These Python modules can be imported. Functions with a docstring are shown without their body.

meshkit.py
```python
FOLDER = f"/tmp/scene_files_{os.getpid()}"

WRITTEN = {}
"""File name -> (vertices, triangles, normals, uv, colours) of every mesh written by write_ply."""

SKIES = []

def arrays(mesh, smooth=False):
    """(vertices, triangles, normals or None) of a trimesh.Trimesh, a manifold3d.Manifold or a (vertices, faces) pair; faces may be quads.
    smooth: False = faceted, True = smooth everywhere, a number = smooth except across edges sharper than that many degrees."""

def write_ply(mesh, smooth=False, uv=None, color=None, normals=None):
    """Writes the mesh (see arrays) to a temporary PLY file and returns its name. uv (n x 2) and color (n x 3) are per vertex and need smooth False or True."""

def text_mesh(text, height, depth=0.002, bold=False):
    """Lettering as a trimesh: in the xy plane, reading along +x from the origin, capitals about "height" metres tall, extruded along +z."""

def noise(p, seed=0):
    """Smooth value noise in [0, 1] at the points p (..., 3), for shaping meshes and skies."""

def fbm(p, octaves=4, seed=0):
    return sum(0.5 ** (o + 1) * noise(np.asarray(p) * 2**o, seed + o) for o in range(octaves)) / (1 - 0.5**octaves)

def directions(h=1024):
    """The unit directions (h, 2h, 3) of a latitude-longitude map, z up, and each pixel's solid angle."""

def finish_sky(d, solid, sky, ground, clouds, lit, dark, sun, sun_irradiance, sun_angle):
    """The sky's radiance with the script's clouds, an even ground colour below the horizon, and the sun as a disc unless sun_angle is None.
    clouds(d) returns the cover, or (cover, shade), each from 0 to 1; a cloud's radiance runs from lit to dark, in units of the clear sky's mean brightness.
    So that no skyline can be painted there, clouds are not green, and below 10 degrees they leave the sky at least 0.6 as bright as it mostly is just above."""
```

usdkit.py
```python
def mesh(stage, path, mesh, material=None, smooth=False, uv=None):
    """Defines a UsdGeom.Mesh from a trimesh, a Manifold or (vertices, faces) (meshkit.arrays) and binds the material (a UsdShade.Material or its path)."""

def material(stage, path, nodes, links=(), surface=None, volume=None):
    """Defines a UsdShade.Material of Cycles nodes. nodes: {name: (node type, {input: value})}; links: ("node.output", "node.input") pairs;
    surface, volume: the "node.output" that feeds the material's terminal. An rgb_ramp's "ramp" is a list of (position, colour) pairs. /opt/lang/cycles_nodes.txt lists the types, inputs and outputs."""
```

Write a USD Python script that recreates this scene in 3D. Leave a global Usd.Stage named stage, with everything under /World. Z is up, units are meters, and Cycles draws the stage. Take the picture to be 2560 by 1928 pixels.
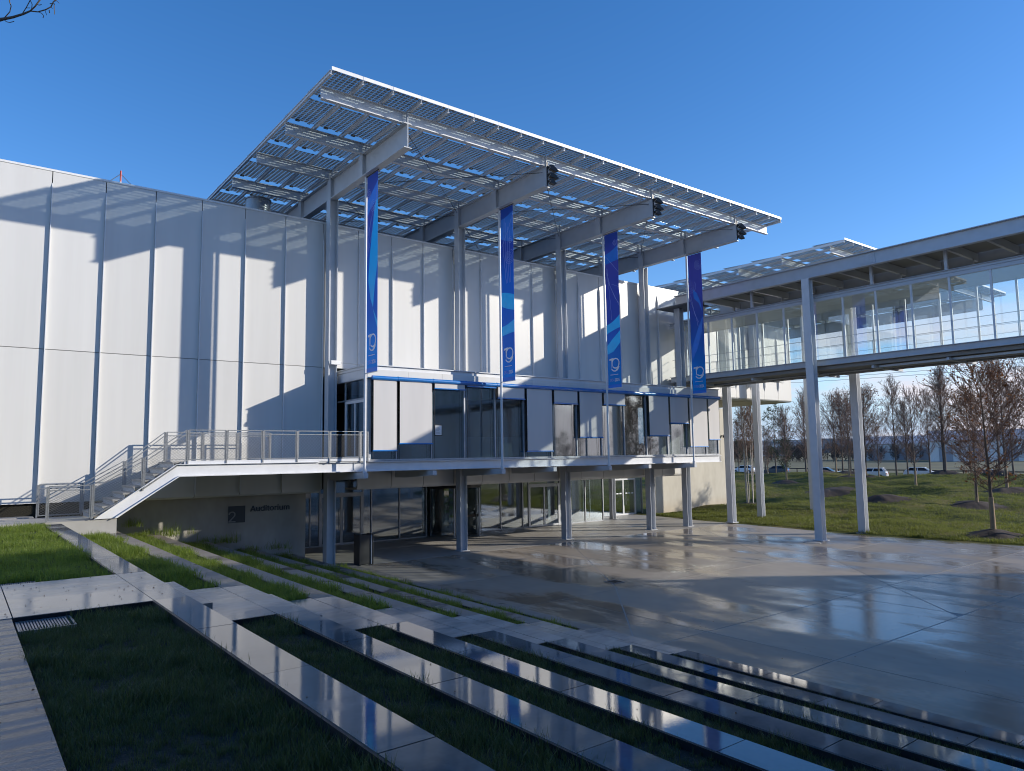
import math, random
import numpy as np, trimesh, usdkit, meshkit
from pxr import Usd, UsdGeom, UsdLux, UsdShade, Sdf, Gf, Vt
from shapely.geometry import Polygon, LineString, MultiLineString, box as sbox
from shapely.ops import polygonize, unary_union
from shapely import affinity

stage = Usd.Stage.CreateInMemory()
UsdGeom.SetStageUpAxis(stage, UsdGeom.Tokens.z)
UsdGeom.SetStageMetersPerUnit(stage, 1.0)
UsdGeom.Xform.Define(stage, '/World')
UsdGeom.Scope.Define(stage, '/World/Looks')

# ------------------------------------------------------------------ camera, sky, sun
EYE = (0.0, 0.0, 4.15)
YAW, PITCH, ROLL, FPX = 0.657766, 0.0967631, -0.0143519, 1797.2
_f = np.array([math.sin(YAW) * math.cos(PITCH), math.cos(YAW) * math.cos(PITCH), math.sin(PITCH)])
_r = np.array([math.cos(YAW), -math.sin(YAW), 0.0]); _u = np.cross(_r, _f)
_c, _s = math.cos(ROLL), math.sin(ROLL)
_r, _u = _c * _r + _s * _u, -_s * _r + _c * _u
cam = UsdGeom.Camera.Define(stage, '/World/camera')
cam.AddTransformOp().Set(Gf.Matrix4d(*_r, 0, *_u, 0, *(-_f), 0, *EYE, 1))
cam.CreateHorizontalApertureAttr(36.0); cam.CreateVerticalApertureAttr(36.0 * 771 / 1024)
cam.CreateFocalLengthAttr(36.0 * FPX / 2560); cam.CreateClippingRangeAttr(Gf.Vec2f(0.1, 5000))
cam.CreateExposureAttr(0.36)

SUN = np.array([8.3, -6.6, 3.8]); SUN = SUN / np.linalg.norm(SUN)
SUN_EL, SUN_ROT = math.asin(SUN[2]), math.atan2(SUN[0], SUN[1])
SKY_STRENGTH, SUN_INTENSITY = 0.15, 1.0
sun = UsdLux.DistantLight.Define(stage, '/World/sun')
sun.CreateIntensityAttr(SUN_INTENSITY); sun.CreateAngleAttr(0.53); sun.CreateNormalizeAttr(True)
sun.CreateColorAttr(Gf.Vec3f(1.0, 0.93, 0.81))
_z = SUN; _x = np.cross([0, 0, 1.0], _z); _x /= np.linalg.norm(_x); _y = np.cross(_z, _x)
sun.AddTransformOp().Set(Gf.Matrix4d(*_x, 0, *_y, 0, *_z, 0, 0, 0, 60, 1))

def mat(name, nodes, links=(), surface='p.BSDF', volume=None):
    return usdkit.material(stage, '/World/Looks/' + name, nodes, links, surface=surface, volume=volume)

sky_mat = mat('sky_air', {
    'sky': ('sky_texture', {'sky_type': 'single_scattering', 'sun_disc': False, 'sun_elevation': SUN_EL, 'sun_rotation': SUN_ROT,
                            'air_density': 1.0, 'aerosol_density': 0.35, 'ozone_density': 2.4, 'altitude': 400.0}),
    'tc': ('texture_coordinate', {}),
    'map': ('mapping', {'scale': (1.0, 1.0, 4.5)}),
    'n': ('noise_texture', {'scale': 3.4, 'detail': 7.0, 'roughness': 0.56}),
    'cr': ('map_range', {'from_min': 0.42, 'from_max': 0.55, 'to_min': 0.0, 'to_max': 0.92, 'clamp': True}),
    'sx': ('separate_xyz', {}),
    'low': ('map_range', {'from_min': 0.12, 'from_max': 0.21, 'to_min': 1.0, 'to_max': 0.0, 'clamp': True, 'range_type': 'smoothstep'}),
    'm': ('math', {'math_type': 'multiply'}),
    'hs': ('hsv', {'saturation': 1.30, 'value': 0.96}),
    'tint': ('mix', {'mix_type': 'multiply', 'fac': 1.0, 'color2': (1.10, 1.02, 1.16)}),
    'mixc': ('mix', {'mix_type': 'mix', 'color2': (4.5, 4.2, 4.5)}),
    'hz': ('map_range', {'from_min': 0.0, 'from_max': 0.13, 'to_min': 0.85, 'to_max': 0.0, 'clamp': True, 'range_type': 'smoothstep'}), 'mixh': ('mix', {'color2': (1.75, 2.7, 4.4)}),
    'bg': ('background_shader', {'strength': SKY_STRENGTH})},
    [('tc.generated', 'map.vector'), ('map.vector', 'n.vector'), ('n.fac', 'cr.value'), ('tc.generated', 'sx.vector'), ('sx.z', 'low.value'),
     ('cr.result', 'm.value1'), ('low.result', 'm.value2'), ('sky.color', 'hs.color'), ('hs.color', 'tint.color1'), ('tint.color', 'mixh.color1'), ('sx.z', 'hz.value'), ('hz.result', 'mixh.fac'), ('mixh.color', 'mixc.color1'), ('m.value', 'mixc.fac'), ('mixc.color', 'bg.color')],
    surface='bg.background')
dome = UsdLux.DomeLight.Define(stage, '/World/sky')
dome.CreateIntensityAttr(1.0)
UsdShade.MaterialBindingAPI.Apply(dome.GetPrim()).Bind(sky_mat)

# ------------------------------------------------------------------ helpers
class MB:
    """Collects shapes into one triangle mesh."""
    def __init__(s): s.v, s.f, s.n = [], [], 0
    def add(s, v, f):
        v, f = np.asarray(v, float).reshape(-1, 3), np.asarray(f, int)
        if f.ndim == 2 and f.shape[1] == 4: f = np.vstack([f[:, [0, 1, 2]], f[:, [0, 2, 3]]])
        s.v.append(v); s.f.append(f + s.n); s.n += len(v); return s
    def tm(s, m): return s.add(m.vertices, m.faces)
    BF = np.array([[0, 3, 2, 1], [4, 5, 6, 7], [0, 1, 5, 4], [1, 2, 6, 5], [2, 3, 7, 6], [3, 0, 4, 7]])
    def box(s, x0, x1, y0, y1, z0, z1):
        return s.add([(x0, y0, z0), (x1, y0, z0), (x1, y1, z0), (x0, y1, z0), (x0, y0, z1), (x1, y0, z1), (x1, y1, z1), (x0, y1, z1)], s.BF)
    def bar(s, a, b, w, h, up=(0, 0, 1)):
        a, b, up = np.array(a, float), np.array(b, float), np.array(up, float)
        d = b - a; d = d / np.linalg.norm(d)
        sd = np.cross(d, up); sd /= np.linalg.norm(sd); u = np.cross(sd, d)
        sd, u = sd * w / 2, u * h / 2
        return s.add([a - sd - u, a + sd - u, a + sd + u, a - sd + u, b - sd - u, b + sd - u, b + sd + u, b - sd + u], s.BF[:, ::-1])
    def tube(s, pts, r, n=6, cap=True):
        p = np.asarray(pts, float); k = len(p); r = np.broadcast_to(np.asarray(r, float), (k,))
        t = np.gradient(p, axis=0); t /= np.linalg.norm(t, axis=1, keepdims=True) + 1e-12
        a = np.cross(t, np.where(np.abs(t[:, 2:]) < 0.9, [0, 0, 1.0], [1.0, 0, 0])); a /= np.linalg.norm(a, axis=1, keepdims=True) + 1e-12
        b = np.cross(t, a); g = np.arange(n) * 2 * math.pi / n
        v = p[:, None] + r[:, None, None] * (np.cos(g)[None, :, None] * a[:, None] + np.sin(g)[None, :, None] * b[:, None])
        i, j = np.meshgrid(np.arange(k - 1), np.arange(n), indexing='ij')
        q = np.stack([i * n + j, i * n + (j + 1) % n, (i + 1) * n + (j + 1) % n, (i + 1) * n + j], -1).reshape(-1, 4)
        f = np.vstack([q[:, [0, 1, 2]], q[:, [0, 2, 3]]])
        if cap and n > 3:
            e = (k - 1) * n
            f = np.vstack([f, [[0, x + 1, x] for x in range(1, n - 1)], [[e, e + x, e + x + 1] for x in range(1, n - 1)]])
        return s.add(v.reshape(-1, 3), f)
    def poly(s, pts2, place, t0, t1):
        """Extrudes a polygon (list or shapely) between t0 and t1; place(u, v, t) -> xyz arrays."""
        pg = pts2 if hasattr(pts2, 'exterior') else Polygon(pts2)
        m = trimesh.creation.extrude_polygon(pg, 1.0, engine='earcut')
        v = m.vertices; w = np.stack(place(v[:, 0], v[:, 1], t0 + (t1 - t0) * v[:, 2]), 1)
        f = m.faces
        e = np.linalg.det(np.array([np.subtract(place(*c), place(0., 0., 0.)) for c in ((1., 0., 0.), (0., 1., 0.), (0., 0., 1.))], float)) * (t1 - t0)
        return s.add(w, f if e > 0 else f[:, ::-1])
    def hcol(s, x, y, z0, z1, w=0.36, d=0.36, t=0.022):
        """H column: flanges face +-x, web between."""
        s.box(x - w / 2, x - w / 2 + t, y - d / 2, y + d / 2, z0, z1); s.box(x + w / 2 - t, x + w / 2, y - d / 2, y + d / 2, z0, z1)
        return s.box(x - w / 2 + t, x + w / 2 - t, y - t / 2, y + t / 2, z0, z1)
    def iy(s, x, y0, y1, z0, z1, w=0.3, t=0.025, tw=0.02):
        s.box(x - w / 2, x + w / 2, y0, y1, z0, z0 + t); s.box(x - w / 2, x + w / 2, y0, y1, z1 - t, z1)
        return s.box(x - tw / 2, x + tw / 2, y0, y1, z0 + t, z1 - t)
    def ix(s, y, x0, x1, z0, z1, w=0.3, t=0.025, tw=0.02):
        s.box(x0, x1, y - w / 2, y + w / 2, z0, z0 + t); s.box(x0, x1, y - w / 2, y + w / 2, z1 - t, z1)
        return s.box(x0, x1, y - tw / 2, y + tw / 2, z0 + t, z1 - t)
    def get(s): return np.vstack(s.v), np.vstack(s.f)

def B(*a): return MB().box(*a)

OFF, TAKEN = {}, {}
def numbered(parent, name):
    k = (parent, name); n = TAKEN.get(k, 0); TAKEN[k] = n + 1
    return name if n == 0 else f'{name}_{n:03d}'
def tag(p, label=None, cat=None, group=None, kind=None):
    p = p if hasattr(p, 'SetCustomDataByKey') else stage.GetPrimAtPath(p)
    for k, v in (('label', label), ('category', cat), ('group', group), ('kind', kind)):
        if v: p.SetCustomDataByKey(k, v)
def thing(name, label=None, cat=None, loc=(0, 0, 0), group=None, kind=None):
    path = '/World/' + numbered('/World', name)
    x = UsdGeom.Xform.Define(stage, path); x.AddTranslateOp().Set(Gf.Vec3d(*loc))
    OFF[path] = np.array(loc, float); tag(x.GetPrim(), label, cat, group, kind); return path
def obj(name, mb, m, parent='/World', smooth=False, uv=None, label=None):
    """One Mesh prim; shapes are given in world coordinates."""
    path = parent + '/' + numbered(parent, name)
    v, f = mb.get() if isinstance(mb, MB) else meshkit.arrays(mb)[:2]
    off = OFF.get(parent, np.zeros(3)); OFF[path] = off
    usdkit.mesh(stage, path, (v - off, f), m, smooth=smooth, uv=uv)
    if label: tag(path, label)
    return path
def dup(src, loc, rotz=0, scale=1, label=None, cat=None, group=None, name=None):
    name = name or src.split('/')[-1]
    path = '/World/' + numbered('/World', name)
    x = UsdGeom.Xform.Define(stage, path); p = x.GetPrim()
    p.GetReferences().AddInternalReference(src); x.ClearXformOpOrder()
    place(path, loc, rotz, scale); p.SetInstanceable(True); tag(p, label, cat, group); return path
def place(path, loc, rotz=0, scale=1):
    x = UsdGeom.Xformable(stage.GetPrimAtPath(path)); x.ClearXformOpOrder()
    c, s = math.cos(rotz), math.sin(rotz)
    sc = (scale,) * 3 if np.ndim(scale) == 0 else scale
    op = x.MakeMatrixXform(); op.Set(Gf.Matrix4d(c * sc[0], s * sc[0], 0, 0, -s * sc[1], c * sc[1], 0, 0, 0, 0, sc[2], 0, *loc, 1))
def struct(name, mb, m, **k):
    p = obj(name, mb, m, **k); tag(p, kind='structure'); return p

# ------------------------------------------------------------------ materials
def plain(name, col, rough=0.5, metal=0.0, spec=0.5, var=0.08, scale=3.0, bump=0.0, bscale=40.0, coat=0.0):
    lo = tuple(c * (1 - var) for c in col); hi = tuple(min(1, c * (1 + var)) for c in col)
    nodes = {'g': ('geometry', {}), 'n': ('noise_texture', {'scale': scale, 'detail': 5.0, 'roughness': 0.6}),
             'r': ('rgb_ramp', {'ramp': [(0.3, lo), (0.7, hi)]}),
             'rr': ('map_range', {'from_min': 0.3, 'from_max': 0.7, 'to_min': rough * 0.85, 'to_max': min(1, rough * 1.15)}),
             'p': ('principled_bsdf', {'metallic': metal, 'specular_ior_level': spec, 'coat_weight': coat})}
    links = [('g.position', 'n.vector'), ('n.fac', 'r.fac'), ('r.color', 'p.base_color'), ('n.fac', 'rr.value'), ('rr.result', 'p.roughness')]
    if bump:
        nodes['n2'] = ('noise_texture', {'scale': bscale, 'detail': 4.0}); nodes['b'] = ('bump', {'strength': bump, 'distance': 0.02})
        links += [('g.position', 'n2.vector'), ('n2.fac', 'b.height'), ('b.normal', 'p.normal')]
    return mat(name, nodes, links)

def cladding(name, seed):
    return mat(name, {'g': ('geometry', {}), 'mp': ('mapping', {'scale': (2.2, 2.2, 0.10), 'location': (seed * 7.3, 0, 0)}),
        'n': ('noise_texture', {'scale': 0.9, 'detail': 6.0, 'roughness': 0.62}),
        'r': ('rgb_ramp', {'ramp': [(0.3, (0.595 + seed * .016, 0.585 + seed * .016, 0.56 + seed * .016)), (0.7, (0.645 + seed * .016, 0.635 + seed * .016, 0.61 + seed * .016))]}),
        'n3': ('noise_texture', {'scale': 1.1, 'detail': 1.0}), 'b': ('bump', {'strength': 0.25, 'distance': 0.01}),
        'p': ('principled_bsdf', {'roughness': 0.34, 'specular_ior_level': 0.4})},
        [('g.position', 'mp.vector'), ('mp.vector', 'n.vector'), ('n.fac', 'r.fac'), ('r.color', 'p.base_color'), ('g.position', 'n3.vector'), ('n3.fac', 'b.height'), ('b.normal', 'p.normal')])
clad = [cladding(f'white_cladding_{k}', k) for k in range(3)]
steel = plain('painted_steel', (0.50, 0.52, 0.55), 0.4, var=0.05)
steel_w = plain('white_painted_steel', (0.66, 0.67, 0.69), 0.38, var=0.04)
galv = plain('galvanised_steel', (0.30, 0.31, 0.32), 0.38, metal=0.55, var=0.15, scale=20)
alu = plain('aluminium_frame', (0.42, 0.44, 0.47), 0.35, metal=0.3)
black = plain('black_metal', (0.018, 0.018, 0.02), 0.45)
dark_gap = plain('dark_gap', (0.03, 0.032, 0.036), 0.7)
roofdark = plain('dark_soffit', (0.10, 0.105, 0.115), 0.6)
pale_soffit = plain('pale_soffit', (0.24, 0.245, 0.25), 0.6)
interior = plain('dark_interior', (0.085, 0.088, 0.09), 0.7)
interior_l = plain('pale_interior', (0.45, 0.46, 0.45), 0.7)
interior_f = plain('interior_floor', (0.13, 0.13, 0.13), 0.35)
blue = plain('blue_paint', (0.012, 0.16, 0.48), 0.3, var=0.05, coat=0.3)
asphalt = plain('asphalt', (0.05, 0.05, 0.052), 0.8, var=0.2, scale=30)
mulch = plain('bark_mulch', (0.040, 0.026, 0.019), 0.95, var=0.75, scale=16, bump=1.0, bscale=14)
soil = plain('wet_soil', (0.022, 0.02, 0.012), 0.9, var=0.4, scale=20, bump=0.8, bscale=30)
wood_d = plain('dark_timber', (0.05, 0.04, 0.03), 0.8, var=0.2)
white_paint = plain('white_paint', (0.75, 0.75, 0.74), 0.4)
render_w = plain('pale_render', (0.55, 0.55, 0.53), 0.8)
roof_grey = plain('grey_sheet_roof', (0.25, 0.26, 0.28), 0.5)
orange = plain('red_paint', (0.5, 0.06, 0.03), 0.5)
signgrey = plain('sign_grey', (0.045, 0.05, 0.06), 0.5)
signpale = plain('sign_pale', (0.22, 0.22, 0.215), 0.7)
paper = plain('paper', (0.7, 0.7, 0.7), 0.7)

def concrete(name, lo, hi, rough, streak=(1, 1, 1), stain=None):
    nodes = {'g': ('geometry', {}), 'mp': ('mapping', {'scale': streak}),
        'n': ('noise_texture', {'scale': 0.9, 'detail': 8.0, 'roughness': 0.65}), 'r': ('rgb_ramp', {'ramp': [(0.3, lo), (0.7, hi)]}),
        'n2': ('noise_texture', {'scale': 45.0, 'detail': 3.0}), 'b': ('bump', {'strength': 0.15, 'distance': 0.01}),
        'p': ('principled_bsdf', {'roughness': rough})}
    links = [('g.position', 'mp.vector'), ('mp.vector', 'n.vector'), ('n.fac', 'r.fac'), ('g.position', 'n2.vector'), ('n2.fac', 'b.height'), ('b.normal', 'p.normal')]
    if stain:   # earth splash near the foot of the wall
        nodes.update({'sx': ('separate_xyz', {}), 'sm': ('map_range', {'from_min': 0.1, 'from_max': 1.0, 'to_min': 0.55, 'to_max': 0.0, 'clamp': True}), 'mx': ('mix', {'color2': stain})})
        links += [('g.position', 'sx.vector'), ('sx.z', 'sm.value'), ('sm.result', 'mx.fac'), ('r.color', 'mx.color1'), ('mx.color', 'p.base_color')]
    else: links.append(('r.color', 'p.base_color'))
    return mat(name, nodes, links)
conc_wall = concrete('cast_concrete', (0.27, 0.255, 0.225), (0.41, 0.39, 0.35), 0.8, (1, 1, 0.5))
conc_pale = concrete('pale_concrete', (0.42, 0.39, 0.33), (0.56, 0.53, 0.46), 0.8, (1, 1, 0.4), (0.42, 0.33, 0.22))
conc_step = concrete('stair_tread', (0.30, 0.29, 0.27), (0.40, 0.39, 0.37), 0.7)

def wet(name, dry_lo, dry_hi, wet_lo, wet_hi, r_wet, r_dry, nscale, a, b, streak=(1.0, 1.0, 1.0), fine=0.03, spec=0.5):
    """Concrete with a shaped film of rain water: where the wet mask is high it is darker and smooth."""
    nodes = {'g': ('geometry', {}), 'mp': ('mapping', {'scale': streak}),
        'n': ('noise_texture', {'scale': nscale, 'detail': 6.0, 'roughness': 0.58}),
        'w': ('map_range', {'from_min': a, 'from_max': b, 'clamp': True}),
        'n1': ('noise_texture', {'scale': 2.3, 'detail': 8.0, 'roughness': 0.7}),
        'rd': ('rgb_ramp', {'ramp': [(0.3, dry_lo), (0.7, dry_hi)]}), 'rw': ('rgb_ramp', {'ramp': [(0.3, wet_lo), (0.7, wet_hi)]}),
        'mx': ('mix', {}), 'rg': ('map_range', {'to_min': r_dry, 'to_max': r_wet}),
        'n2': ('noise_texture', {'scale': 60.0, 'detail': 3.0}), 'b': ('bump', {'strength': fine, 'distance': 0.01}),
        'p': ('principled_bsdf', {'specular_ior_level': spec})}
    links = [('g.position', 'mp.vector'), ('mp.vector', 'n.vector'), ('n.fac', 'w.value'), ('mp.vector', 'n1.vector'), ('n1.fac', 'rd.fac'), ('n1.fac', 'rw.fac'),
        ('w.result', 'mx.fac'), ('rd.color', 'mx.color1'), ('rw.color', 'mx.color2'), ('mx.color', 'p.base_color'), ('w.result', 'rg.value'), ('rg.result', 'p.roughness'),
        ('g.position', 'n2.vector'), ('n2.fac', 'b.height'), ('b.normal', 'p.normal')]
    return mat(name, nodes, links)
plaza_m = [wet(f'wet_plaza_{k}', (0.27 * t, 0.23 * t, 0.184 * t), (0.35 * t, 0.300 * t, 0.240 * t), (0.12 * t, 0.093 * t, 0.066 * t), (0.195 * t, 0.155 * t, 0.115 * t),
           0.12, 0.52, 0.5, 0.43, 0.58, (1.0, 0.35, 1.0), 0.08, 0.42) for k, t in enumerate((1.0, 0.88, 1.1))]
dry_m = wet('damp_forecourt', (0.26, 0.245, 0.22), (0.36, 0.34, 0.31), (0.12, 0.115, 0.105), (0.17, 0.16, 0.15), 0.22, 0.6, 0.3, 0.55, 0.66)
slab_m = [wet(f'wet_terrace_slab_{k}', (0.16 * t, 0.155 * t, 0.15 * t), (0.22 * t, 0.21 * t, 0.20 * t), (0.10 * t, 0.098 * t, 0.097 * t), (0.15 * t, 0.147 * t, 0.145 * t),
          0.03, 0.18, 0.9, 0.30, 0.46, fine=0.012, spec=0.95) for k, t in enumerate((1.0, 0.85, 1.15))]
dry_slab = wet('damp_terrace_slab', (0.19, 0.165, 0.14), (0.27, 0.24, 0.21), (0.10, 0.09, 0.08), (0.15, 0.135, 0.12), 0.2, 0.55, 0.7, 0.5, 0.62)
path_m = wet('wet_path', (0.31, 0.29, 0.265), (0.43, 0.41, 0.375), (0.19, 0.178, 0.165), (0.28, 0.262, 0.24), 0.12, 0.34, 0.6, 0.36, 0.6, (0.5, 1.4, 1), spec=0.8)
brushed_m = wet('brushed_walkway', (0.15, 0.145, 0.145), (0.26, 0.255, 0.25), (0.06, 0.058, 0.06), (0.12, 0.117, 0.117), 0.12, 0.42, 1.3, 0.42, 0.58, (0.35, 6.0, 1), 0.6)

def glass(name, tint, base, power=4.0, gain=0.75, rough=0.0):
    return mat(name, {'lw': ('layer_weight', {'blend': 0.5}), 'pw': ('math', {'math_type': 'power', 'value2': power}),
        'ma': ('math', {'math_type': 'multiply_add', 'value2': gain, 'value3': base, 'use_clamp': True}),
        't': ('transparent_bsdf', {'color': tint}), 'g': ('glossy_bsdf', {'color': (0.92, 0.95, 0.97), 'roughness': rough}), 'm': ('mix_closure', {})},
        [('lw.facing', 'pw.value1'), ('pw.value', 'ma.value1'), ('ma.value', 'm.fac'), ('t.BSDF', 'm.closure1'), ('g.BSDF', 'm.closure2')], surface='m.closure')
glass_dark = glass('tinted_glass', (0.60, 0.68, 0.72), 0.26, rough=0.04)
glass_clear = glass('clear_glass', (0.95, 0.975, 0.97), 0.09)
car_glass = plain('car_glass', (0.02, 0.024, 0.03), 0.08, coat=0.5)

# photovoltaic glass: dark square cells, clear gaps between them (uv in metres on each panel)
CELLP = 0.160
pv_m = mat('photovoltaic_glass', {
    'tc': ('texture_coordinate', {}), 'sx': ('separate_xyz', {}),
    'ux': ('math', {'math_type': 'divide', 'value2': CELLP}), 'uy': ('math', {'math_type': 'divide', 'value2': CELLP}),
    'fx': ('math', {'math_type': 'pingpong', 'value2': 0.5}), 'fy': ('math', {'math_type': 'pingpong', 'value2': 0.5}),
    'gx': ('math', {'math_type': 'less_than', 'value2': 0.080}), 'gy': ('math', {'math_type': 'less_than', 'value2': 0.105}),
    'su': ('math', {'math_type': 'add'}), 'gc': ('math', {'math_type': 'less_than', 'value2': 0.29}), 'o1': ('math', {'math_type': 'maximum'}),
    'or': ('math', {'math_type': 'maximum'}), 'tl': ('translucent_bsdf', {'color': (0.40, 0.45, 0.48)}), 'mt': ('mix_closure', {'fac': 0.2}),
    'n': ('noise_texture', {'scale': 6.0, 'detail': 3.0}), 'r': ('rgb_ramp', {'ramp': [(0.3, (0.20, 0.225, 0.24)), (0.7, (0.34, 0.37, 0.38))]}),
    'p': ('principled_bsdf', {'roughness': 0.15}),
    't': ('transparent_bsdf', {'color': (0.80, 0.87, 0.90)}), 'm': ('mix_closure', {})},
    [('tc.UV', 'sx.vector'), ('sx.x', 'ux.value1'), ('sx.y', 'uy.value1'), ('ux.value', 'fx.value1'), ('uy.value', 'fy.value1'),
     ('fx.value', 'gx.value1'), ('fy.value', 'gy.value1'), ('gx.value', 'o1.value1'), ('gy.value', 'o1.value2'), ('fx.value', 'su.value1'), ('fy.value', 'su.value2'), ('su.value', 'gc.value1'), ('o1.value', 'or.value1'), ('gc.value', 'or.value2'), ('tc.UV', 'n.vector'), ('n.fac', 'r.fac'), ('r.color', 'p.base_color'),
     ('p.BSDF', 'mt.closure1'), ('tl.BSDF', 'mt.closure2'), ('or.value', 'm.fac'), ('mt.closure', 'm.closure1'), ('t.BSDF', 'm.closure2')], surface='m.closure')

# railing infill: fine expanded metal
mesh_m = mat('expanded_metal', {
    'g': ('geometry', {}), 'sx': ('separate_xyz', {}),
    'a': ('math', {'math_type': 'multiply_add', 'value2': 9.0}), 'b': ('math', {'math_type': 'multiply_add', 'value2': -9.0}), 'z': ('math', {'math_type': 'multiply', 'value2': 20.0}),
    'fa': ('math', {'math_type': 'fraction'}), 'fb': ('math', {'math_type': 'fraction'}),
    'ga': ('math', {'math_type': 'less_than', 'value2': 0.085}), 'gb': ('math', {'math_type': 'less_than', 'value2': 0.085}), 'or': ('math', {'math_type': 'maximum'}),
    'p': ('principled_bsdf', {'base_color': (0.22, 0.22, 0.22), 'metallic': 0.4, 'roughness': 0.4}), 't': ('transparent_bsdf', {'color': (1, 1, 1)}), 'm': ('mix_closure', {})},
    [('g.position', 'sx.vector'), ('sx.z', 'z.value1'), ('sx.x', 'a.value1'), ('z.value', 'a.value3'), ('sx.x', 'b.value1'), ('z.value', 'b.value3'),
     ('a.value', 'fa.value1'), ('b.value', 'fb.value1'), ('fa.value', 'ga.value1'), ('fb.value', 'gb.value1'), ('ga.value', 'or.value1'), ('gb.value', 'or.value2'),
     ('or.value', 'm.fac'), ('t.BSDF', 'm.closure1'), ('p.BSDF', 'm.closure2')], surface='m.closure')

fabric = mat('blind_fabric', {'g': ('geometry', {}), 'n': ('noise_texture', {'scale': 1.4, 'detail': 4.0}), 'mp': ('mapping', {'scale': (1.2, 1.0, 0.15)}),
    'r': ('rgb_ramp', {'ramp': [(0.3, (0.56, 0.545, 0.54)), (0.7, (0.61, 0.595, 0.585))]}), 'd': ('principled_bsdf', {'roughness': 0.9, 'specular_ior_level': 0.1})},
    [('g.position', 'mp.vector'), ('mp.vector', 'n.vector'), ('n.fac', 'r.fac'), ('r.color', 'd.base_color')], surface='d.BSDF')

def leafy(name, lo, hi, trans, tmix=0.35, rough=0.5):
    return mat(name, {'o': ('object_info', {}), 'g': ('geometry', {}), 'n': ('noise_texture', {'scale': 1.2, 'detail': 4.0}), 'ad': ('math', {'math_type': 'multiply_add', 'value2': 0.5}), 'hf': ('math', {'math_type': 'multiply', 'value2': 0.5}),
        'r': ('rgb_ramp', {'ramp': [(0.2, lo), (0.8, hi)]}), 'p': ('principled_bsdf', {'roughness': rough, 'specular_ior_level': 0.25}), 't': ('translucent_bsdf', {'color': trans}), 'm': ('mix_closure', {'fac': tmix})},
        [('g.position', 'n.vector'), ('n.fac', 'hf.value1'), ('o.random', 'ad.value1'), ('hf.value', 'ad.value3'), ('ad.value', 'r.fac'), ('r.color', 'p.base_color'), ('p.BSDF', 'm.closure1'), ('t.BSDF', 'm.closure2')], surface='m.closure')
grass_m = leafy('grass_blades', (0.038, 0.056, 0.022), (0.160, 0.205, 0.048), (0.42, 0.56, 0.07), 0.42, 0.42)
shade_turf_m = leafy('shade_toned_turf', (0.034, 0.046, 0.022), (0.140, 0.155, 0.062), (0.22, 0.27, 0.07), 0.28, 0.36)  # darker copy of the grass: shade on the near beds put into its colour
grass_far = leafy('rough_grass', (0.055, 0.075, 0.018), (0.155, 0.165, 0.045), (0.24, 0.27, 0.05), 0.35)
dry_leaf = leafy('brown_leaves', (0.10, 0.042, 0.018), (0.22, 0.10, 0.045), (0.26, 0.11, 0.04), 0.35)
needle = leafy('pine_needles', (0.020, 0.042, 0.018), (0.055, 0.09, 0.035), (0.06, 0.10, 0.03), 0.25)
bark = plain('grey_bark', (0.12, 0.095, 0.075), 0.9, var=0.3, scale=12)
bark_pale = plain('pale_birch_bark', (0.42, 0.38, 0.33), 0.8, var=0.3, scale=6)
wrap_m = plain('trunk_wrap', (0.30, 0.22, 0.14), 0.9, var=0.2, scale=15)
twig_m = plain('twigs', (0.20, 0.128, 0.095), 0.9, var=0.25, scale=3)
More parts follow.
